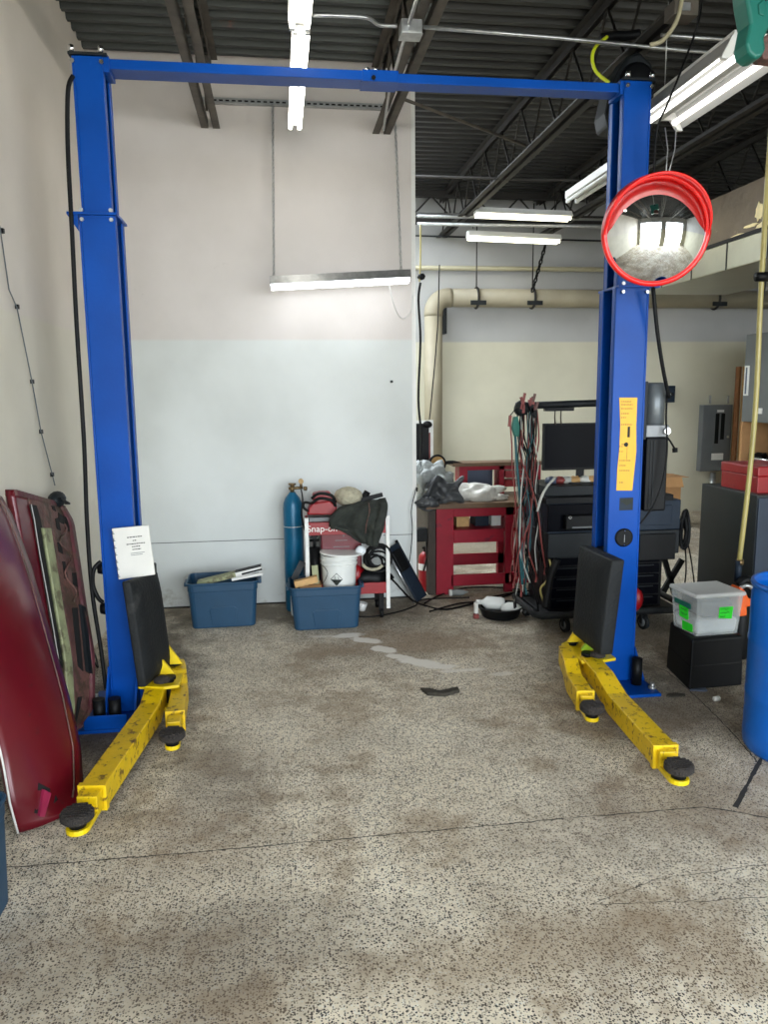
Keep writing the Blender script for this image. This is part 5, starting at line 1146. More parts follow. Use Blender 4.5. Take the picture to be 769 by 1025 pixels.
# ------------------------------------------------------------------ oil pan with wipes and bottle
q = aZ(501, 617); pc = V((q.x, q.y, 0))
t = thing('drain_pan', pc, 'round black drain pan on floor before the red bench', 'drain pan')
MB().lathe([(0, 0), (.135, 0), (.15, .01), (.178, .085), (.19, .088), (.19, .094), (.172, .094), (.145, .014), (0, .012)], pc, (0, 0, 1), 40, smooth=False).build('pan', 'black', t, bevel=.002)
MB().obox(pc + V((.17, -.02, .09)), pc + V((.25, .0, .095)), .04, .012).build('spout', 'black', t)
t = thing('white_bottle', pc + V((-.08, 0, .09)), 'dusty white bottle lying across the drain pan rim', 'bottle')
MB().lathe([(0, 0), (.05, .0), (.055, .02), (.055, .14), (.02, .18), (.016, .2), (0, .2)], pc + V((.03, .02, .10)), (-1, .05, .12), 24).build('bottle_body', 'white_plastic', t)
MB().cyl(pc + V((-.155, .03, .122)), pc + V((-.20, .03, .126)), .02, n=14).build('cap', 'white', t)
t = thing('funnel_jug', pc + V((.05, -.04, .07)), 'second pale bottle lying inside the drain pan', 'bottle')
MB().blob(pc + V((.07, -.05, .085)), (.085, .055, .045), 24, .12, 4).build('bottle_body', 'white_plastic', t)
MB().cyl(pc + V((.13, -.07, .08)), pc + V((.16, -.08, .075)), .022, n=12).build('neck', 'white_plastic', t)
t = thing('spray_head', pc + V((-.22, .0, .0)), 'white and red spray trigger standing against the drain pan', 'spray head')
MB().box(pc.x - .225, pc.x - .195, pc.y - .03, pc.y + .02, .04, .13).build('nozzle', 'white', t, bevel=.008)
MB().box(pc.x - .235, pc.x - .19, pc.y - .04, pc.y + .0, 0, .04).build('trigger', 'copper_red', t, bevel=.006)
t = thing('crushed_debris', aZ(440, 694), 'flattened dark metal scrap lying alone on open floor', 'scrap')
mb = MB(); P_ = [aZ(x, y, .004) for x, y in ((421, 690), (428, 696), (445, 697), (460, 693), (458, 690), (440, 693), (430, 691))]
mb.prism([(p.x, p.y) for p in P_], lambda u, v: V((u, v, .001)), lambda u, v: V((u, v, .018 + .006 * math.sin(u * 60)))); mb.build('scrap', 'plant', t)
q = aZ(718, 702); t = thing('screw_top', q, 'small white plastic screw top on floor beside the blue drum', 'screw top')
MB().lathe([(0, 0), (.015, 0), (.016, .035), (0, .035)], q + V((-.02, 0, .016)), (1, .2, 0), 16).build('cap', 'white', t)
for i, (px, py, w_, lb) in enumerate(((676, 696, .07, 'dark leaf-like scrap before the black box'), (700, 690, .08, 'thin clear scrap touching the black box foot'), (653, 692, .03, 'small pale pebble at the right base plate'))):
    q = aZ(px, py, .002); rnd = random.Random(i); pl = [(q.x + w_ * math.cos(s_) * rnd.uniform(.5, 1), q.y + w_ * .6 * math.sin(s_) * rnd.uniform(.5, 1)) for s_ in [k * 2 * math.pi / 9 for k in range(9)]]
    tag(MB().prism(pl, lambda u, v: V((u, v, .001)), lambda u, v: V((u, v, .008))).build('floor_scrap', 'plant' if i == 0 else ('window_grey' if i == 1 else 'white_plastic')), lb, 'scrap')

# ------------------------------------------------------------------ diagnostics cart
cyA, cyB = 5.5, 6.05
X0 = aY(545, 560, cyA).x; X1 = aY(683, 560, cyA).x
zz = lambda y, Y=cyA: aY(600, y, Y).z
dc = thing('diagnostic_cart', ((X0 + X1) / 2, 5.75, 0), 'black rolling diagnostic cart behind the right column', 'cart')
zb0 = zz(616); zb1 = zz(608)
MB().box(X0, X1, cyA, cyB, zb0, zb0 + .03).build('base_deck', 'black', dc, bevel=.01)
loop = [V((X0 - .02, cyA - .04, 0)), V((X1 + .02, cyA - .04, 0)), V((X1 + .06, cyA + .02, 0)), V((X1 + .06, cyB, 0)), V((X0 - .06, cyB, 0)), V((X0 - .06, cyA + .02, 0))]
MB().tube([p + V((0, 0, zb0 + .03)) for p in loop], .028, 10, True).build('bumper', 'rubber', dc)
for (x, y) in ((aZ(566, 633).x, cyA + .03), (aZ(656, 641).x + .04, cyA - .0), (X0 + .03, cyB - .05), (X1 - .05, cyB - .05)):
    wz = MB().lathe([(0, -.014), (.045, -.016), (.058, -.012), (.058, .012), (.045, .016), (0, .014)], (x, y, .058), (1, .25, 0), 24).build('caster', 'rubber', dc)
    MB().lathe([(.0, -.018), (.035, -.018), (.035, .018), (0, .018)], (x, y, .058), (1, .25, 0), 20).build('hub', 'panel_grey', wz)
    MB().box(x - .024, x - .018, y - .02, y + .02, .05, zb0).box(x + .018, x + .024, y - .02, y + .02, .05, zb0).build('fork', 'darkgrey', wz)
# lower bay with drawers
xl_b = aY(553, 580, cyA).x
MB().box(xl_b, X1 - .12, cyA + .08, cyB, zb0 + .03, zz(556)).build('drawer_body', 'black', dc, bevel=.006)
for k in range(5):
    z0_ = zb0 + .05 + k * .085; d_ = MB().box(xl_b + .02, X1 - .15, cyA + .065, cyA + .08, z0_, z0_ + .075).build('drawer', 'black_gloss', dc, bevel=.003)
    MB().box(xl_b + .06, X1 - .2, cyA + .055, cyA + .065, z0_ + .06, z0_ + .068).build('pull', 'darkgrey', d_)
# grey mid cabinet
MB().box(aY(549, 545, cyA).x, aY(681, 545, cyA - .05).x if False else X1 - .03, cyA, cyB, zz(557), zz(533)).build('mid_panel', 'darkgrey', dc, bevel=.006)
xr0 = aY(640, 545, cyA - .02).x; xr1 = aY(676, 545, cyA - .02).x
MB().box(xr0, xr1, cyA - .03, cyA, zz(562), zz(536)).build('lower_flap', 'black', dc, bevel=.004)
mt_ = MB().box(X0 + .03, X1 - .02, cyA + .02, cyB, zz(533), zz(503)).build('upper_cabinet', 'slate', dc, bevel=.006)
MB().box(xr0, xr1 - .02, cyA + .008, cyA + .02, zz(528), zz(508)).build('right_door', 'slate', mt_, bevel=.004)
MB().box(aY(549, 520, cyA).x, aY(602, 520, cyA).x, cyA - .0, cyA + .02, zz(531), zz(504)).build('dark_window', 'black_gloss', mt_, bevel=.004)
pr_ = MB().box(aY(564, 520, cyA).x, aY(604, 520, cyA).x, cyA - .06, cyA - .0, zz(528), zz(514)).build('printer', 'black', dc, bevel=.01)
q = aY(571, 518, cyA - .06); MB().lathe([(.008, -.003), (.011, -.003), (.011, 0)], q, (0, 1, 0), 20).build('power_ring', 'white', pr_)
MB().box(aY(570, 525, cyA).x, aY(602, 525, cyA).x, cyA - .064, cyA - .06, zz(526) - .004, zz(525)).build('paper_slot', 'panel_grey', pr_)
MB().box(X0 - .0, X1 - .1, cyA - .01, cyB, zz(503), zz(497)).build('shelf', 'black', dc, bevel=.003)
MB().box(X0 + .02, X1 - .3, cyA + .08, cyB, zz(497), zz(487)).build('keyboard_tray', 'darkgrey', dc, bevel=.005)
for k, (px, py, mt_k) in enumerate(((560, 481, 'copper_red'), (575, 480, 'plank'), (585, 479, 'white_plastic'), (592, 480, 'plank'), (567, 478, 'pale_wire'), (552, 484, 'window_grey'))):
    p_ = aY(px, py + 3, cyA + .25); MB().blob((p_.x, p_.y, zz(487) + .025), (.05, .05, .03), 14, .2, k).build('loose_item', mt_k, dc)
# uprights
for x in (X0 + .06, X1 - .16): MB().box(x - .02, x + .02, cyB - .04, cyB, zz(533), aY(560, 408, cyB).z).build('upright', 'black', dc)
# monitor
my = 5.75; ma = aY(544.5, 424, my); mb_ = aY(547, 471, my)
mon = thing('monitor', (ma.x + .3, my, mb_.z), 'wide black monitor above the diagnostic cart', 'monitor')
MB().box(ma.x, ma.x + .62, my, my + .035, mb_.z, ma.z).build('bezel', 'black', mon, bevel=.004)
MB().box(ma.x + .012, ma.x + .608, my - .002, my, mb_.z + .018, ma.z - .012).build('screen', 'black_gloss', mon)
MB().box(ma.x + .28, ma.x + .34, my + .01, my + .03, zz(487), mb_.z).box(ma.x + .2, ma.x + .42, my - .06, my + .1, zz(487), zz(487) + .012).build('stand', 'black', mon)
# boom
ya = cyB - .02; a = aY(527, 406, 5.7); b = aY(640, 402, 5.7)
bm = MB().tube([a, b], .027, 14).build('boom_arm', 'darkgrey', dc)
a2 = aY(545, 410, 5.7); b2 = aY(574, 409, 5.7); MB().box(a2.x, b2.x, 5.68, 5.72, a2.z - .012, a2.z + .012).build('boom_rail', 'black', bm)
MB().obox(V((X1 - .16, cyB - .02, b.z - .05)), V((X1 - .16, 5.7, b.z)), .04, .04).build('boom_mount', 'black', dc)
MB().blob(aY(522, 409, 5.7), (.055, .05, .06), 22, .12, 6).build('boom_head', 'darkgrey', dc)
for px in (556, 562): MB().tube([aY(px, 409, 5.7), aY(px - .5, 418, 5.72), aY(px, 425, 5.75)], .005, 6).build('monitor_cord', 'oldsteel', dc)
# leads
rnd = random.Random(3)
cols = ['black'] * 12 + ['copper_red'] * 7 + ['teal_wire'] * 4 + ['pale_wire'] * 5
names = {'black': 'black test lead in the bundle hanging from the boom', 'copper_red': 'red test lead in the bundle hanging from the boom', 'teal_wire': 'teal test lead in the bundle hanging from the boom', 'pale_wire': 'pale grey test lead in the bundle hanging from the boom'}
for i, c_ in enumerate(cols):
    x0 = rnd.uniform(518, 540); y0 = rnd.uniform(402, 412); xb = rnd.uniform(510, 548); yb2 = rnd.uniform(560, 608); yy = 5.6 + rnd.uniform(-.06, .1)
    if c_ == 'teal_wire': xb = rnd.uniform(512, 532); x0 = rnd.uniform(516, 534)
    pts = [aY(x0, y0, 5.7), aY(x0 + rnd.uniform(-3, 3), y0 + 30, 5.64)]
    for k in range(1, 6):
        f = k / 5; pts.append(aY(x0 + (xb - x0) * f + rnd.uniform(-5, 5), y0 + 25 + (yb2 - y0 - 25) * f, yy + rnd.uniform(-.02, .02)))
    t = thing('test_lead', pts[0], names[c_], 'test lead', 'test leads hanging from the boom: ' + names[c_].split(' test')[0])
    MB().tube(smooth_pts(pts, 6), rnd.uniform(.0032, .0062), 6).build('wire', c_, t)
    e_ = pts[-1]; MB().obox(e_, e_ + V((rnd.uniform(-.01, .01), 0, -.05)), .014, .012).build('plug', c_ if c_ != 'pale_wire' else 'black', t)
for i in range(7):
    p_ = aY(rnd.uniform(520, 540), rnd.uniform(398, 412), 5.66)
    t = thing('alligator_clip', p_, 'small clip in the cluster on the boom end', 'clip', 'clips clustered on the boom end')
    MB().obox(p_, p_ + V((rnd.uniform(-.02, .02), 0, .06)), .014, .018).build('jaw', 'brown_door' if i % 2 else 'copper_red', t)
    MB().obox(p_, p_ + V((rnd.uniform(-.02, .02), 0, -.06)), .022, .02).build('boot', 'black' if i % 3 else 'copper_red', t)
p_ = aY(516, 420, 5.62); t = thing('battery_clamp', p_, 'large teal battery clamp hanging left of the lead bundle', 'clamp')
def P7(px, py): q_ = aY(px, py, 5.62); return (q_.x, q_.z)
MB().prism([P7(514, 417), P7(518, 417), P7(520, 428), P7(519, 437), P7(515, 437), P7(512, 428)], lambda u, v: V((u, 5.60, v)), lambda u, v: V((u, 5.64, v))).build('jaw', 'teal', t, bevel=.006)
MB().obox(aY(519, 428, 5.62), aY(520.5, 436, 5.62), .016, .014).build('handle', 'darkgrey', t)
MB().tube(smooth_pts([aY(516, 436, 5.62), aY(517, 455, 5.62), aY(519, 480, 5.62), aY(521, 505, 5.6), aY(520, 540, 5.6), aY(523, 585, 5.6)], 6), .010, 8).build('cable', 'teal_wire', t)
p_ = aY(511, 420, 5.62); t = thing('battery_clamp', p_, 'red battery clamp at the left end of the boom', 'clamp')
MB().obox(aY(511, 416, 5.62), aY(510, 427, 5.62), .022, .018).build('jaw', 'copper_red', t)
MB().tube(smooth_pts([aY(511, 426, 5.62), aY(512.5, 445, 5.62), aY(513, 470, 5.6), aY(516, 500, 5.6), aY(518, 560, 5.6)], 6), .006, 8).build('cable', 'copper_red', t)
MB().tube([aY(519, 407, 5.68), aY(514, 412, 5.64), aY(511, 416, 5.62)], .004).build('strap', 'black', t)
# white spiral hose in front of shelf
cable([aY(556, 478, 5.47), aY(548, 487, 5.46), aY(542, 498, 5.46), aY(538, 512, 5.46)], .01, 'pale_wire', 'pale corrugated hose drooping at the cart left side', 'hose')
cable([aY(545, 604, 5.45), aY(541, 590, 5.45), aY(547, 582, 5.44), aY(552, 572, 5.44), aY(550, 560, 5.45)], .008, 'tube_hose', 'pale looped cable beside the cart lower drawers', 'cable')
cable([aY(546, 608, 5.42), aY(549, 590, 5.42), aY(552, 575, 5.42), aY(558, 560, 5.42)], .03, 'black', 'thick black hose bundle at cart lower left', 'hose')
# cable bundle on the right end of the cart
t = thing('cable_bundle', aY(686, 530, 5.55), 'bundle of black cables hooked on cart right end', 'cable bundle')
mb = MB()
for k in range(12):
    c0 = aY(685 + rnd.uniform(-2, 2), 530, 5.6 + rnd.uniform(-.08, .08)); hh = rnd.uniform(.10, .17); ww = rnd.uniform(.02, .045)
    mb.tube([c0 + V((ww * math.cos(s_), .01 * math.sin(2 * s_), hh * math.sin(s_))) for s_ in [i * math.pi / 9 for i in range(18)]], .007, 6, True)
mb.build('loops', 'black', t)
MB().obox(aY(675, 528, 5.6), aY(689, 528, 5.6), .02, .02).build('hook', 'darkgrey', t)
# folding legs behind
cable([aY(688, 540, 6.6), aY(692, 560, 6.6), aY(696, 590, 6.6)], .007, 'black', 'dark cord dropping to floor behind the cart', 'cord')
cable([aY(686, 545, 6.6), aY(687, 570, 6.6), aY(685, 590, 6.6), aY(684, 600, 6.6)], .007, 'black', 'second dark cord dropping behind the cart', 'cord')
t = thing('folding_stand', aZ(676, 600), 'black folding stand with crossed legs behind the cart', 'stand')
a = aY(664, 555, 6.4); b = aY(674, 590, 6.4); c = aY(683, 560, 6.4)
MB().obox(a, V((b.x + .02, 6.4, .0)), .045, .03, V((0, 1, 0))).build('leg', 'black', t); MB().obox(c, V((b.x - .12, 6.4, .0)), .05, .03, V((0, 1, 0))).build('leg', 'black', t)
# red bag glimpsed on the cart base
tag(MB().blob(aY(637, 600, 5.42), (.05, .05, .09), 16, .1, 7).build('red_case', 'red_enamel'), 'small red case on cart base right of the column', 'case')

# ------------------------------------------------------------------ cardboard box behind
q = aY(672, 500, 9.6); t = thing('cardboard_box', (q.x, 9.8, 0), 'open brown cardboard box stack behind the pump motor', 'cardboard box')
xa_ = aY(650, 500, 9.6).x; xb_ = aY(681.5, 500, 9.6).x; zt_ = aY(670, 478, 9.6).z
MB().box(xa_, xb_, 9.6, 10.1, 0, zt_).build('carton', 'card', t, bevel=.005)
MB().add([(xb_, 9.6, zt_), (xb_ + .09, 9.58, zt_ - .0), (xb_ + .09, 10.0, zt_), (xb_, 10.1, zt_)], [(0, 1, 2, 3)]).build('flap', 'card', t, solid=.006)
MB().add([(xa_, 9.6, zt_), (xb_, 9.6, zt_), (xb_ - .02, 9.5, zt_ - .12), (xa_, 9.5, zt_ - .12)], [(0, 1, 2, 3)]).build('flap', 'card', t, solid=.006)
# ------------------------------------------------------------------ electrical panel etc. on far wall
YW = YF - .006
a = aY(701, 472, YW - .12); b = aY(734, 405, YW - .12)
t = thing('breaker_panel', ((a.x + b.x) / 2, YW, a.z), 'grey electrical breaker panel on the far wall', 'breaker panel')
MB().box(a.x, b.x, YW - .12, YW, a.z, b.z).build('enclosure', 'panel_grey', t, bevel=.006)
MB().box(a.x + (b.x - a.x) * .36, b.x - .04, YW - .128, YW - .12, a.z + (b.z - a.z) * .3, b.z - .06).build('door', 'panel_grey', t, bevel=.003)
mb = MB().use('black'); xb_ = a.x + (b.x - a.x) * .42; mb.box(xb_, xb_ + .06, YW - .132, YW - .128, a.z + (b.z - a.z) * .42, b.z - .13); mb.box(xb_ + .09, xb_ + .15, YW - .132, YW - .128, a.z + (b.z - a.z) * .48, b.z - .13); mb.build('breaker_row', 'black', t)
MB().box(xb_ + .02, xb_ + .13, YW - .132, YW - .128, b.z - .11, b.z - .075).build('name_plate', 'white', t)
MB().box(xb_ - .03, xb_ + .16, YW - .125, YW - .12, a.z + .17, a.z + .27).build('paper_notice', 'white_plastic', t)
MB().cyl((b.x - .07, YW - .128, a.z + (b.z - a.z) * .52), (b.x - .07, YW - .15, a.z + (b.z - a.z) * .52), .02, n=14).build('latch', 'chrome', t)
for px, w_ in ((711, .01), (729, .01)):
    p_ = aY(px, 404, YW - .04); MB().cyl((p_.x, YW - .04, p_.z), (p_.x, YW - .04, p_.z + .12), .016, n=10).build('conduit_stub', 'steel', t)
p_ = aY(714, 473, YW - .05); MB().cyl((p_.x, YW - .05, p_.z), (p_.x, YW - .06, .0), .045, n=14).build('conduit_drop', 'steel', t)
a = aY(665, 403, YW - .08); b = aY(676.5, 386, YW - .08)
t = thing('disconnect_box', ((a.x + b.x) / 2, YW, a.z), 'small blue grey disconnect box behind the pump motor', 'switch box')
MB().box(a.x, b.x, YW - .08, YW, a.z, b.z).build('body', 'slate', t, bevel=.005)
MB().cyl((a.x + .1, YW - .08, (a.z + b.z) / 2), (a.x + .1, YW - .11, (a.z + b.z) / 2), .02, n=12).build('knob', 'chrome', t)
a = aY(734, 480, YW - .2); b = aY(743, 367, YW - .2)
t = thing('wood_post', ((a.x + b.x) / 2, YW - .15, 0), 'brown upright timber post between panel and grey enclosure', 'post')
MB().box(a.x, b.x, YW - .2, YW - .1, 0, b.z).build('plank', 'wood_post', t, bevel=.004)
MB().box(a.x + .05, a.x + .075, YW - .21, YW - .2, 0, b.z).build('edge_strip', 'plank', t)
# grey enclosure with a pane and open bay
gy = 9.3; a = aY(742, 422, gy); b = aY(742, 335, gy); X2 = a.x + 1.3
t = thing('steel_enclosure', (a.x + .6, gy, 0), 'large grey steel enclosure with lit bay at right edge', 'enclosure')
gn = 7.7
MB().box(a.x, X2, gn, gy, a.z, b.z).build('hood', 'panel_grey', t, bevel=.01)
MB().box(a.x, X2, gy - .04, gy, 0, a.z).box(a.x, X2, gn, gn + .04, 0, a.z).box(X2 - .04, X2, gn + .04, gy - .04, 0, a.z).build('side_walls', 'card', t)  # tan wall colour stands in for the light inside the bay
zs_ = aY(742, 463, gy).z
MB().box(a.x, X2 - .04, gn + .04, gy - .04, zs_ - .06, zs_).build('bench_shelf', 'darkgrey', t)
c0 = aX(745, 396, a.x); c1 = aX(751, 366, a.x)
MB().box(a.x - .012, a.x, c1.y, c0.y, c0.z, c1.z).build('window_frame', 'white', t); MB().box(a.x - .016, a.x - .012, c1.y + .03, c0.y - .03, c0.z + .02, c1.z - .02).build('window_pane', 'window_grey', t)
c0 = aX(761, 411, a.x); MB().box(a.x - .01, a.x, c0.y - .05, c0.y + .05, c0.z - .04, c0.z + .03).build('sticker', 'white', t)
for k in range(5): p_ = V((a.x + .15 + .03 * k, 9.1 - .27 * k, 0)); tag(MB().blob((p_.x, p_.y, zs_ + .07), (.1, .09, .07 + .01 * (k % 2)), 18, .3, 40 + k).build('machine_part', 'black'), 'dark greasy machine part on the lit enclosure shelf', 'machine part', 'machine parts on the enclosure shelf')
# dark cabinet with the red toolbox
ny = 5.15; nc = aY(760, 496, ny); top_z = nc.z; xx = nc.x; fy = ny
for k in range(400):
    p_ = V((xx, fy, top_z)); v = p_ - CAM
    cam_v = v.dot(AXX), 0, v.dot(AXZ)
    if CX + FPX * cam_v[0] / cam_v[2] <= 703: break
    fy += .01
t = thing('steel_cabinet', (xx + .3, (ny + fy) / 2, 0), 'dark green grey steel cabinet under the red toolbox', 'cabinet')
MB().box(xx, xx + .6, ny + .02, fy, .04, top_z).build('body', 'cab', t, bevel=.006)
MB().box(xx + .004, xx + .29, ny, ny + .02, .08, top_z - .02).build('door', 'cab2', t, bevel=.004)
MB().box(xx + .30, xx + .596, ny, ny + .02, .08, top_z - .02).build('door', 'cab2', t, bevel=.004)
MB().box(xx + .02, xx + .58, ny + .05, fy - .03, 0, .04).build('plinth', 'black', t)
ty0 = ny + .05; 
p0 = aX(723, 490, xx + .06); tx0 = xx + .05
t = thing('toolbox', (xx + .3, ny + .25, top_z), 'red metal toolbox sitting on the dark cabinet', 'toolbox')
th = .20
MB().box(tx0, tx0 + .5, ny + .10, ny + .58, top_z, top_z + th * .62).build('box_body', 'red_enamel', t, bevel=.006)
MB().box(tx0 - .006, tx0 + .506, ny + .094, ny + .586, top_z + th * .62, top_z + th).build('lid', 'red_enamel', t, bevel=.01)
MB().box(tx0 + .12, tx0 + .16, ny + .085, ny + .094, top_z + th * .5, top_z + th * .75).build('latch', 'chrome', t)
MB().tube([(tx0 + .17, ny + .2, top_z + th), (tx0 + .17, ny + .2, top_z + th + .03), (tx0 + .17, ny + .45, top_z + th + .03), (tx0 + .17, ny + .45, top_z + th)], .008).build('handle', 'chrome', t)

# ------------------------------------------------------------------ black box, clear tote, canister, pole, drum
pts = [aZ(690, 691), aZ(743, 686), aZ(667, 668)]
A, B, Cc = pts; dv = (Cc - A); A_t = .325
t = thing('black_bin', A, 'upturned black plastic bin under the clear tote', 'bin')
Dp = B + dv
def rr(k, z):
    c = (A + B + Cc + Dp) / 4; return [c + (p - c) * k + V((0, 0, z)) for p in (A, B, Dp, Cc)]
MB().loft([rr(1, 0), rr(1.0, .012), rr(.985, .15), rr(.975, .155), rr(.955, A_t - .02), rr(.93, A_t)], True, False).build('shell', 'black', t, bevel=.01)
topr = rr(.955, A_t); cT = sum(topr, V()) / 4
t = thing('clear_tote', cT, 'clear lidded tote with green notes on the black bin', 'clear tote')
ex_ = (B - A).normalized(); ey_ = V((-ex_.y, ex_.x, 0))
W_, D2, H2 = .325, .28, .265
cT = cT + ex_ * .0 + ey_ * (-.03) - ex_ * .025
def tr(w_, d_, z): return [cT + ex_ * sx * w_ / 2 + ey_ * sy * d_ / 2 + V((0, 0, z)) for sx, sy in ((-1, -1), (1, -1), (1, 1), (-1, 1))]
MB().loft([tr(W_ * .88, D2 * .88, .003), tr(W_, D2, H2), tr(W_ * .98, D2 * .98, H2), tr(W_ * .86, D2 * .86, .006)], True, False).build('tub', 'lens_clear', t, bevel=.012, seg=3)
MB().loft([tr(W_ * 1.05, D2 * 1.05, H2 - .014), tr(W_ * 1.08, D2 * 1.08, H2 - .006), tr(W_ * 1.05, D2 * 1.05, H2 + .012), tr(W_ * .9, D2 * .9, H2 + .016)], True, False).build('lid', 'tote_lid', t, bevel=.005)
MB().loft([tr(W_ * .84, D2 * .84, .01), tr(W_ * .9, D2 * .9, H2 * .40)], True, False).build('folded_rags', 'white_liquid', t, bevel=.02)
MB().loft([tr(W_ * .62, D2 * .8, H2 * .42), tr(W_ * .7, D2 * .82, H2 * .82)], True, False).build('dark_contents', 'slate', t, bevel=.02)
def tf(u, z, o): k = .88 + .12 * z / H2; return cT + ex_ * u + ey_ * (-D2 * k / 2 - o) + V((0, 0, z))
def ts(u, z, o): k = .88 + .12 * z / H2; return cT + ey_ * u + ex_ * (-W_ * k / 2 - o) + V((0, 0, z))
nt_ = MB().prism([(.0, .115), (.09, .105), (.095, .185), (.0, .185)], lambda u, v: tf(u, v, .002), lambda u, v: tf(u, v, .0035)).build('green_note', 'green', t)
rnd = random.Random(5)
def scrib(f, u0, u1, vs_, par):
    mb = MB()
    for v0 in vs_:
        pts = []; u = u0
        while u < u1: pts.append(f(u, v0 + rnd.uniform(-.007, .007), .0045)); u += .006
        mb.tube(pts, .0014, 5)
    mb.build('handwriting', 'ink', par)
scrib(tf, .008, .07, (.17, .15), nt_); scrib(tf, .01, .045, (.125,), nt_)
n2_ = MB().prism([(-.05, .095), (-.03, .085), (.05, .09), (.05, .165), (.0, .175), (-.045, .16)], lambda u, v: ts(u, v, .002), lambda u, v: ts(u, v, .0035)).build('green_note', 'green', t); scrib(ts, -.035, .035, (.145, .12), n2_)
MB().prism([(-.09, .02), (.02, .01), (.02, .07), (-.09, .07)], lambda u, v: ts(u, v, .002), lambda u, v: ts(u, v, .0035)).build('green_note', 'green', t)
MB().prism([(-.08, .165), (.1, .17), (.1, .2), (-.08, .2)], lambda u, v: ts(u, v, .003), lambda u, v: ts(u, v, .006)).build('teal_tape', 'teal', t)
# orange and black canister
q = aY(745, 600, 4.75); t = thing('sprayer_canister', (q.x, 4.8, 0), 'black canister with orange head between tote and drum', 'canister')
MB().lathe([(0, 0), (.07, 0), (.075, .02), (.075, q.z - .08), (.05, q.z - .03), (0, q.z - .03)], (q.x - .0, 4.8, 0), (0, 0, 1), 24).build('tank', 'black', t)
def P8(px, py): p_ = aY(px, py, 4.75); return (p_.x, p_.z)
MB().prism([P8(736, 616), P8(745, 615), P8(745, 606), P8(752, 605), P8(753, 600), P8(747, 598), P8(743, 590), P8(738, 586), P8(735, 594)], lambda u, v: V((u, 4.71, v)), lambda u, v: V((u, 4.82, v))).build('orange_head', 'orange', t, bevel=.012)
MB().tube(smooth_pts([aY(740, 590, 4.74), aY(748, 586, 4.72), aY(756, 592, 4.72), aY(755, 601, 4.72)], 5), .014, 8).build('clamp', 'steel', t)
MB().tube(smooth_pts([aY(739, 586, 4.8), aY(747, 580, 4.8), aY(754, 585, 4.8)], 5), .03, 10).build('black_collar', 'black', t)
t = thing('hanging_hose_pole', aY(740, 575, 4.85), 'long translucent yellow pipe dropping down the right edge', 'pipe')
MB().tube(smooth_pts([aY(774, 100, 4.85), aY(768, 190, 4.85), aY(762, 290, 4.85), aY(757, 400, 4.85), aY(750, 480, 4.85), aY(740, 563, 4.85)], 6), .0175, 12).build('pipe_body', 'tube_hose', t)
MB().tube([aY(740, 561, 4.85), aY(738, 582, 4.85)], .024, 12).build('nozzle', 'slate', t)
MB().tube([aY(757, 277, 4.82), aY(770, 277, 4.82)], .03, 12).build('clip', 'black', t)
MB().obox(aY(766, 280, 4.85), aY(762, 306, 4.85), .02, .015).build('clip_arm', 'black', t)
MB().tube([aY(741, 560, 4.85), aY(740.5, 565, 4.85)], .026, 12).build('ferrule', 'brass', t)
# drum
dcx = aZ(743, 738); rD = .29; dC = V((2.635, 3.43, 0))
t = thing('plastic_drum', dC, 'bright blue open plastic drum at the right picture edge', 'drum')
hd_ = .875
MB().lathe([(0, 0), (rD * .94, 0), (rD * .985, .02), (rD, .06), (rD, .1), (rD * .992, .11), (rD * .992, .28), (rD, .29), (rD, .31), (rD * .992, .32), (rD * .992, .56), (rD, .57), (rD, .59), (rD * .992, .60), (rD * .99, hd_ - .06), (rD * .96, hd_ - .03), (rD * .97, hd_), (rD * .94, hd_), (rD * .93, hd_ - .04), (rD * .95, hd_ - .1), (rD * .95, .03), (0, .03)], dC, (0, 0, 1), 72).build('shell', 'drum', t)
MB().lathe([(rD * .94, hd_ - .012), (rD * 1.0, hd_ - .012), (rD * 1.01, hd_), (rD * 1.0, hd_ + .012), (rD * .95, hd_ + .012), (rD * .94, hd_)], dC, (0, 0, 1), 72).build('rim', 'drum', t)

# ------------------------------------------------------------------ teal tool hanging at upper right
ty = 2.9
def T(px, py): p_ = aY(px, py, ty); return (p_.x, p_.z)
t = thing('teal_tool', aY(755, 30, ty), 'teal moulded plastic tool hanging in the upper right corner', 'tool')
pl = [(738, -25), (741, 5), (745, 28), (741, 48), (743, 57), (750, 63), (757, 61), (761, 53), (759, 43), (763, 34), (771, 29), (800, 28), (800, -25)]
MB().prism([T(*p_) for p_ in pl][::-1], lambda u, v: V((u, ty - .04, v)), lambda u, v: V((u, ty + .05, v))).build('moulded_body', 'teal', t, bevel=.012, seg=3)
MB().prism([T(*p_) for p_ in ((752, 10), (758, 4), (761, 12), (758, 22), (753, 20))][::-1], lambda u, v: V((u, ty - .046, v)), lambda u, v: V((u, ty - .03, v))).build('recess_panel', 'teal', t, bevel=.004)
MB().cyl(aY(766, -5, ty - .05), aY(766, -5, ty + .06), .02, n=18).build('pivot', 'slate', t)
a = aY(760, 44, ty); MB().prism([T(*p_) for p_ in ((763, 60), (759, 50), (763, 38), (772, 32), (790, 32), (790, 62))][::-1], lambda u, v: V((u, ty - .01, v)), lambda u, v: V((u, ty + .06, v))).build('dark_insert', 'brown_door', t, bevel=.01)
MB().cyl(aY(770, -24, ty), V((aY(770, -24, ty).x, ty, 4.5)), .006, n=6).build('hanger', 'steel', t)
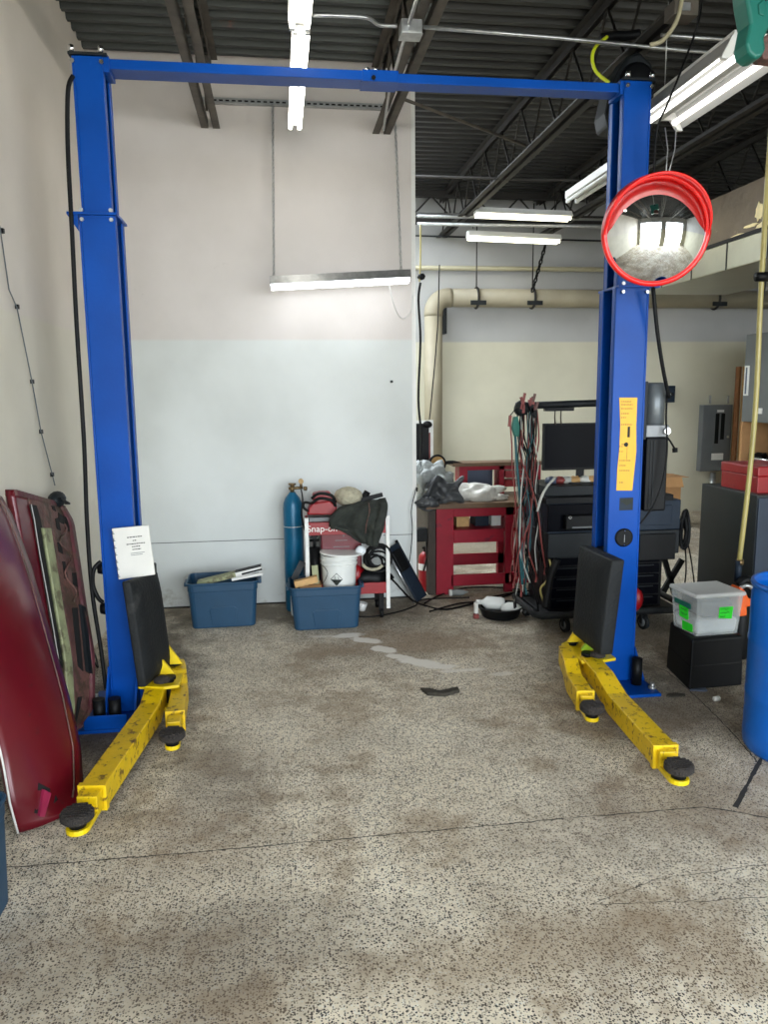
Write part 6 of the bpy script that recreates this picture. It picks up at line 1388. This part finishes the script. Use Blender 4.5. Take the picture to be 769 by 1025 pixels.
# small bits on the partition
for px, py, lb in ((392, 382, 'small dark hook on the partition near its right edge'),):
    p_ = aY(px, py, YP - .01); tag(MB().cyl((p_.x, YP, p_.z), (p_.x, YP - .03, p_.z), .012, n=10).build('wall_hook', 'darkgrey'), lb, 'hook')
p_ = aY(421, 282, 7.2); cable([aY(421, 225, 7.2), aY(421, 262, 7.2), aY(420, 282, 7.2)], .008, 'tube_hose', 'short pale cord dropping beside the partition top edge', 'cord')
cable([aY(421, 283, 7.2), aY(419, 300, 7.2), aY(421, 340, 7.2), aY(419, 400, 7.2), aY(422, 440, 7.2), aY(419, 480, 7.2)], .011, 'black', 'black cord hanging down behind the partition edge', 'cord')
tag(MB().blob(aY(422, 277, 7.2), (.035, .03, .03), 14, .15, 3).build('cord_plug', 'black'), 'black plug knot joining pale and black cords', 'plug')
cable([aY(440, 265, 10.4), aY(438, 330, 10.4), aY(432, 400, 10.4), aY(430, 420, 10.4)], .008, 'black', 'thin dark wire hanging before the thick riser pipe', 'wire')
mb = MB(); a = aY(446, 308, 10.85); b = aY(446, 334, 10.85); mb.box(a.x - .02, a.x + .02, 10.84, YF, b.z, a.z); tag(mb.build('wall_bracket', 'darkgrey'), 'slotted dark bracket on far wall below the pipe elbow', 'bracket')

# ------------------------------------------------------------------ daylight and render look
w = bpy.data.worlds.new('daylight'); bpy.context.scene.world = w; w.use_nodes = True; nt = w.node_tree; bg = nt.nodes['Background']
bg.inputs[0].default_value = (.86, .94, 1.0, 1); bg.inputs[1].default_value = 9.0
for (x0, x1) in ((-.9, 2.5), (3.3, 6.7)):
    l = bpy.data.lights.new('door_daylight_portal', 'AREA'); l.shape = 'RECTANGLE'; l.size = x1 - x0; l.size_y = 3.7
    l.cycles.is_portal = True
    o = bpy.data.objects.new('door_daylight_portal', l); C.objects.link(o); o.location = ((x0 + x1) / 2, Y0 - .21, 1.85); o.rotation_euler = (math.radians(90), 0, 0)
sc = bpy.context.scene
sc.view_settings.view_transform = 'Standard'; sc.view_settings.look = 'None'; sc.view_settings.gamma = 1; sc.view_settings.use_curve_mapping = False
sc.view_settings.exposure = 0.64
sc.cycles.use_denoising = True
sc.cycles.max_bounces = 8; sc.cycles.diffuse_bounces = 5; sc.cycles.sample_clamp_indirect = 6
for o in bpy.data.objects:
    if '_w' in o: del o['_w']
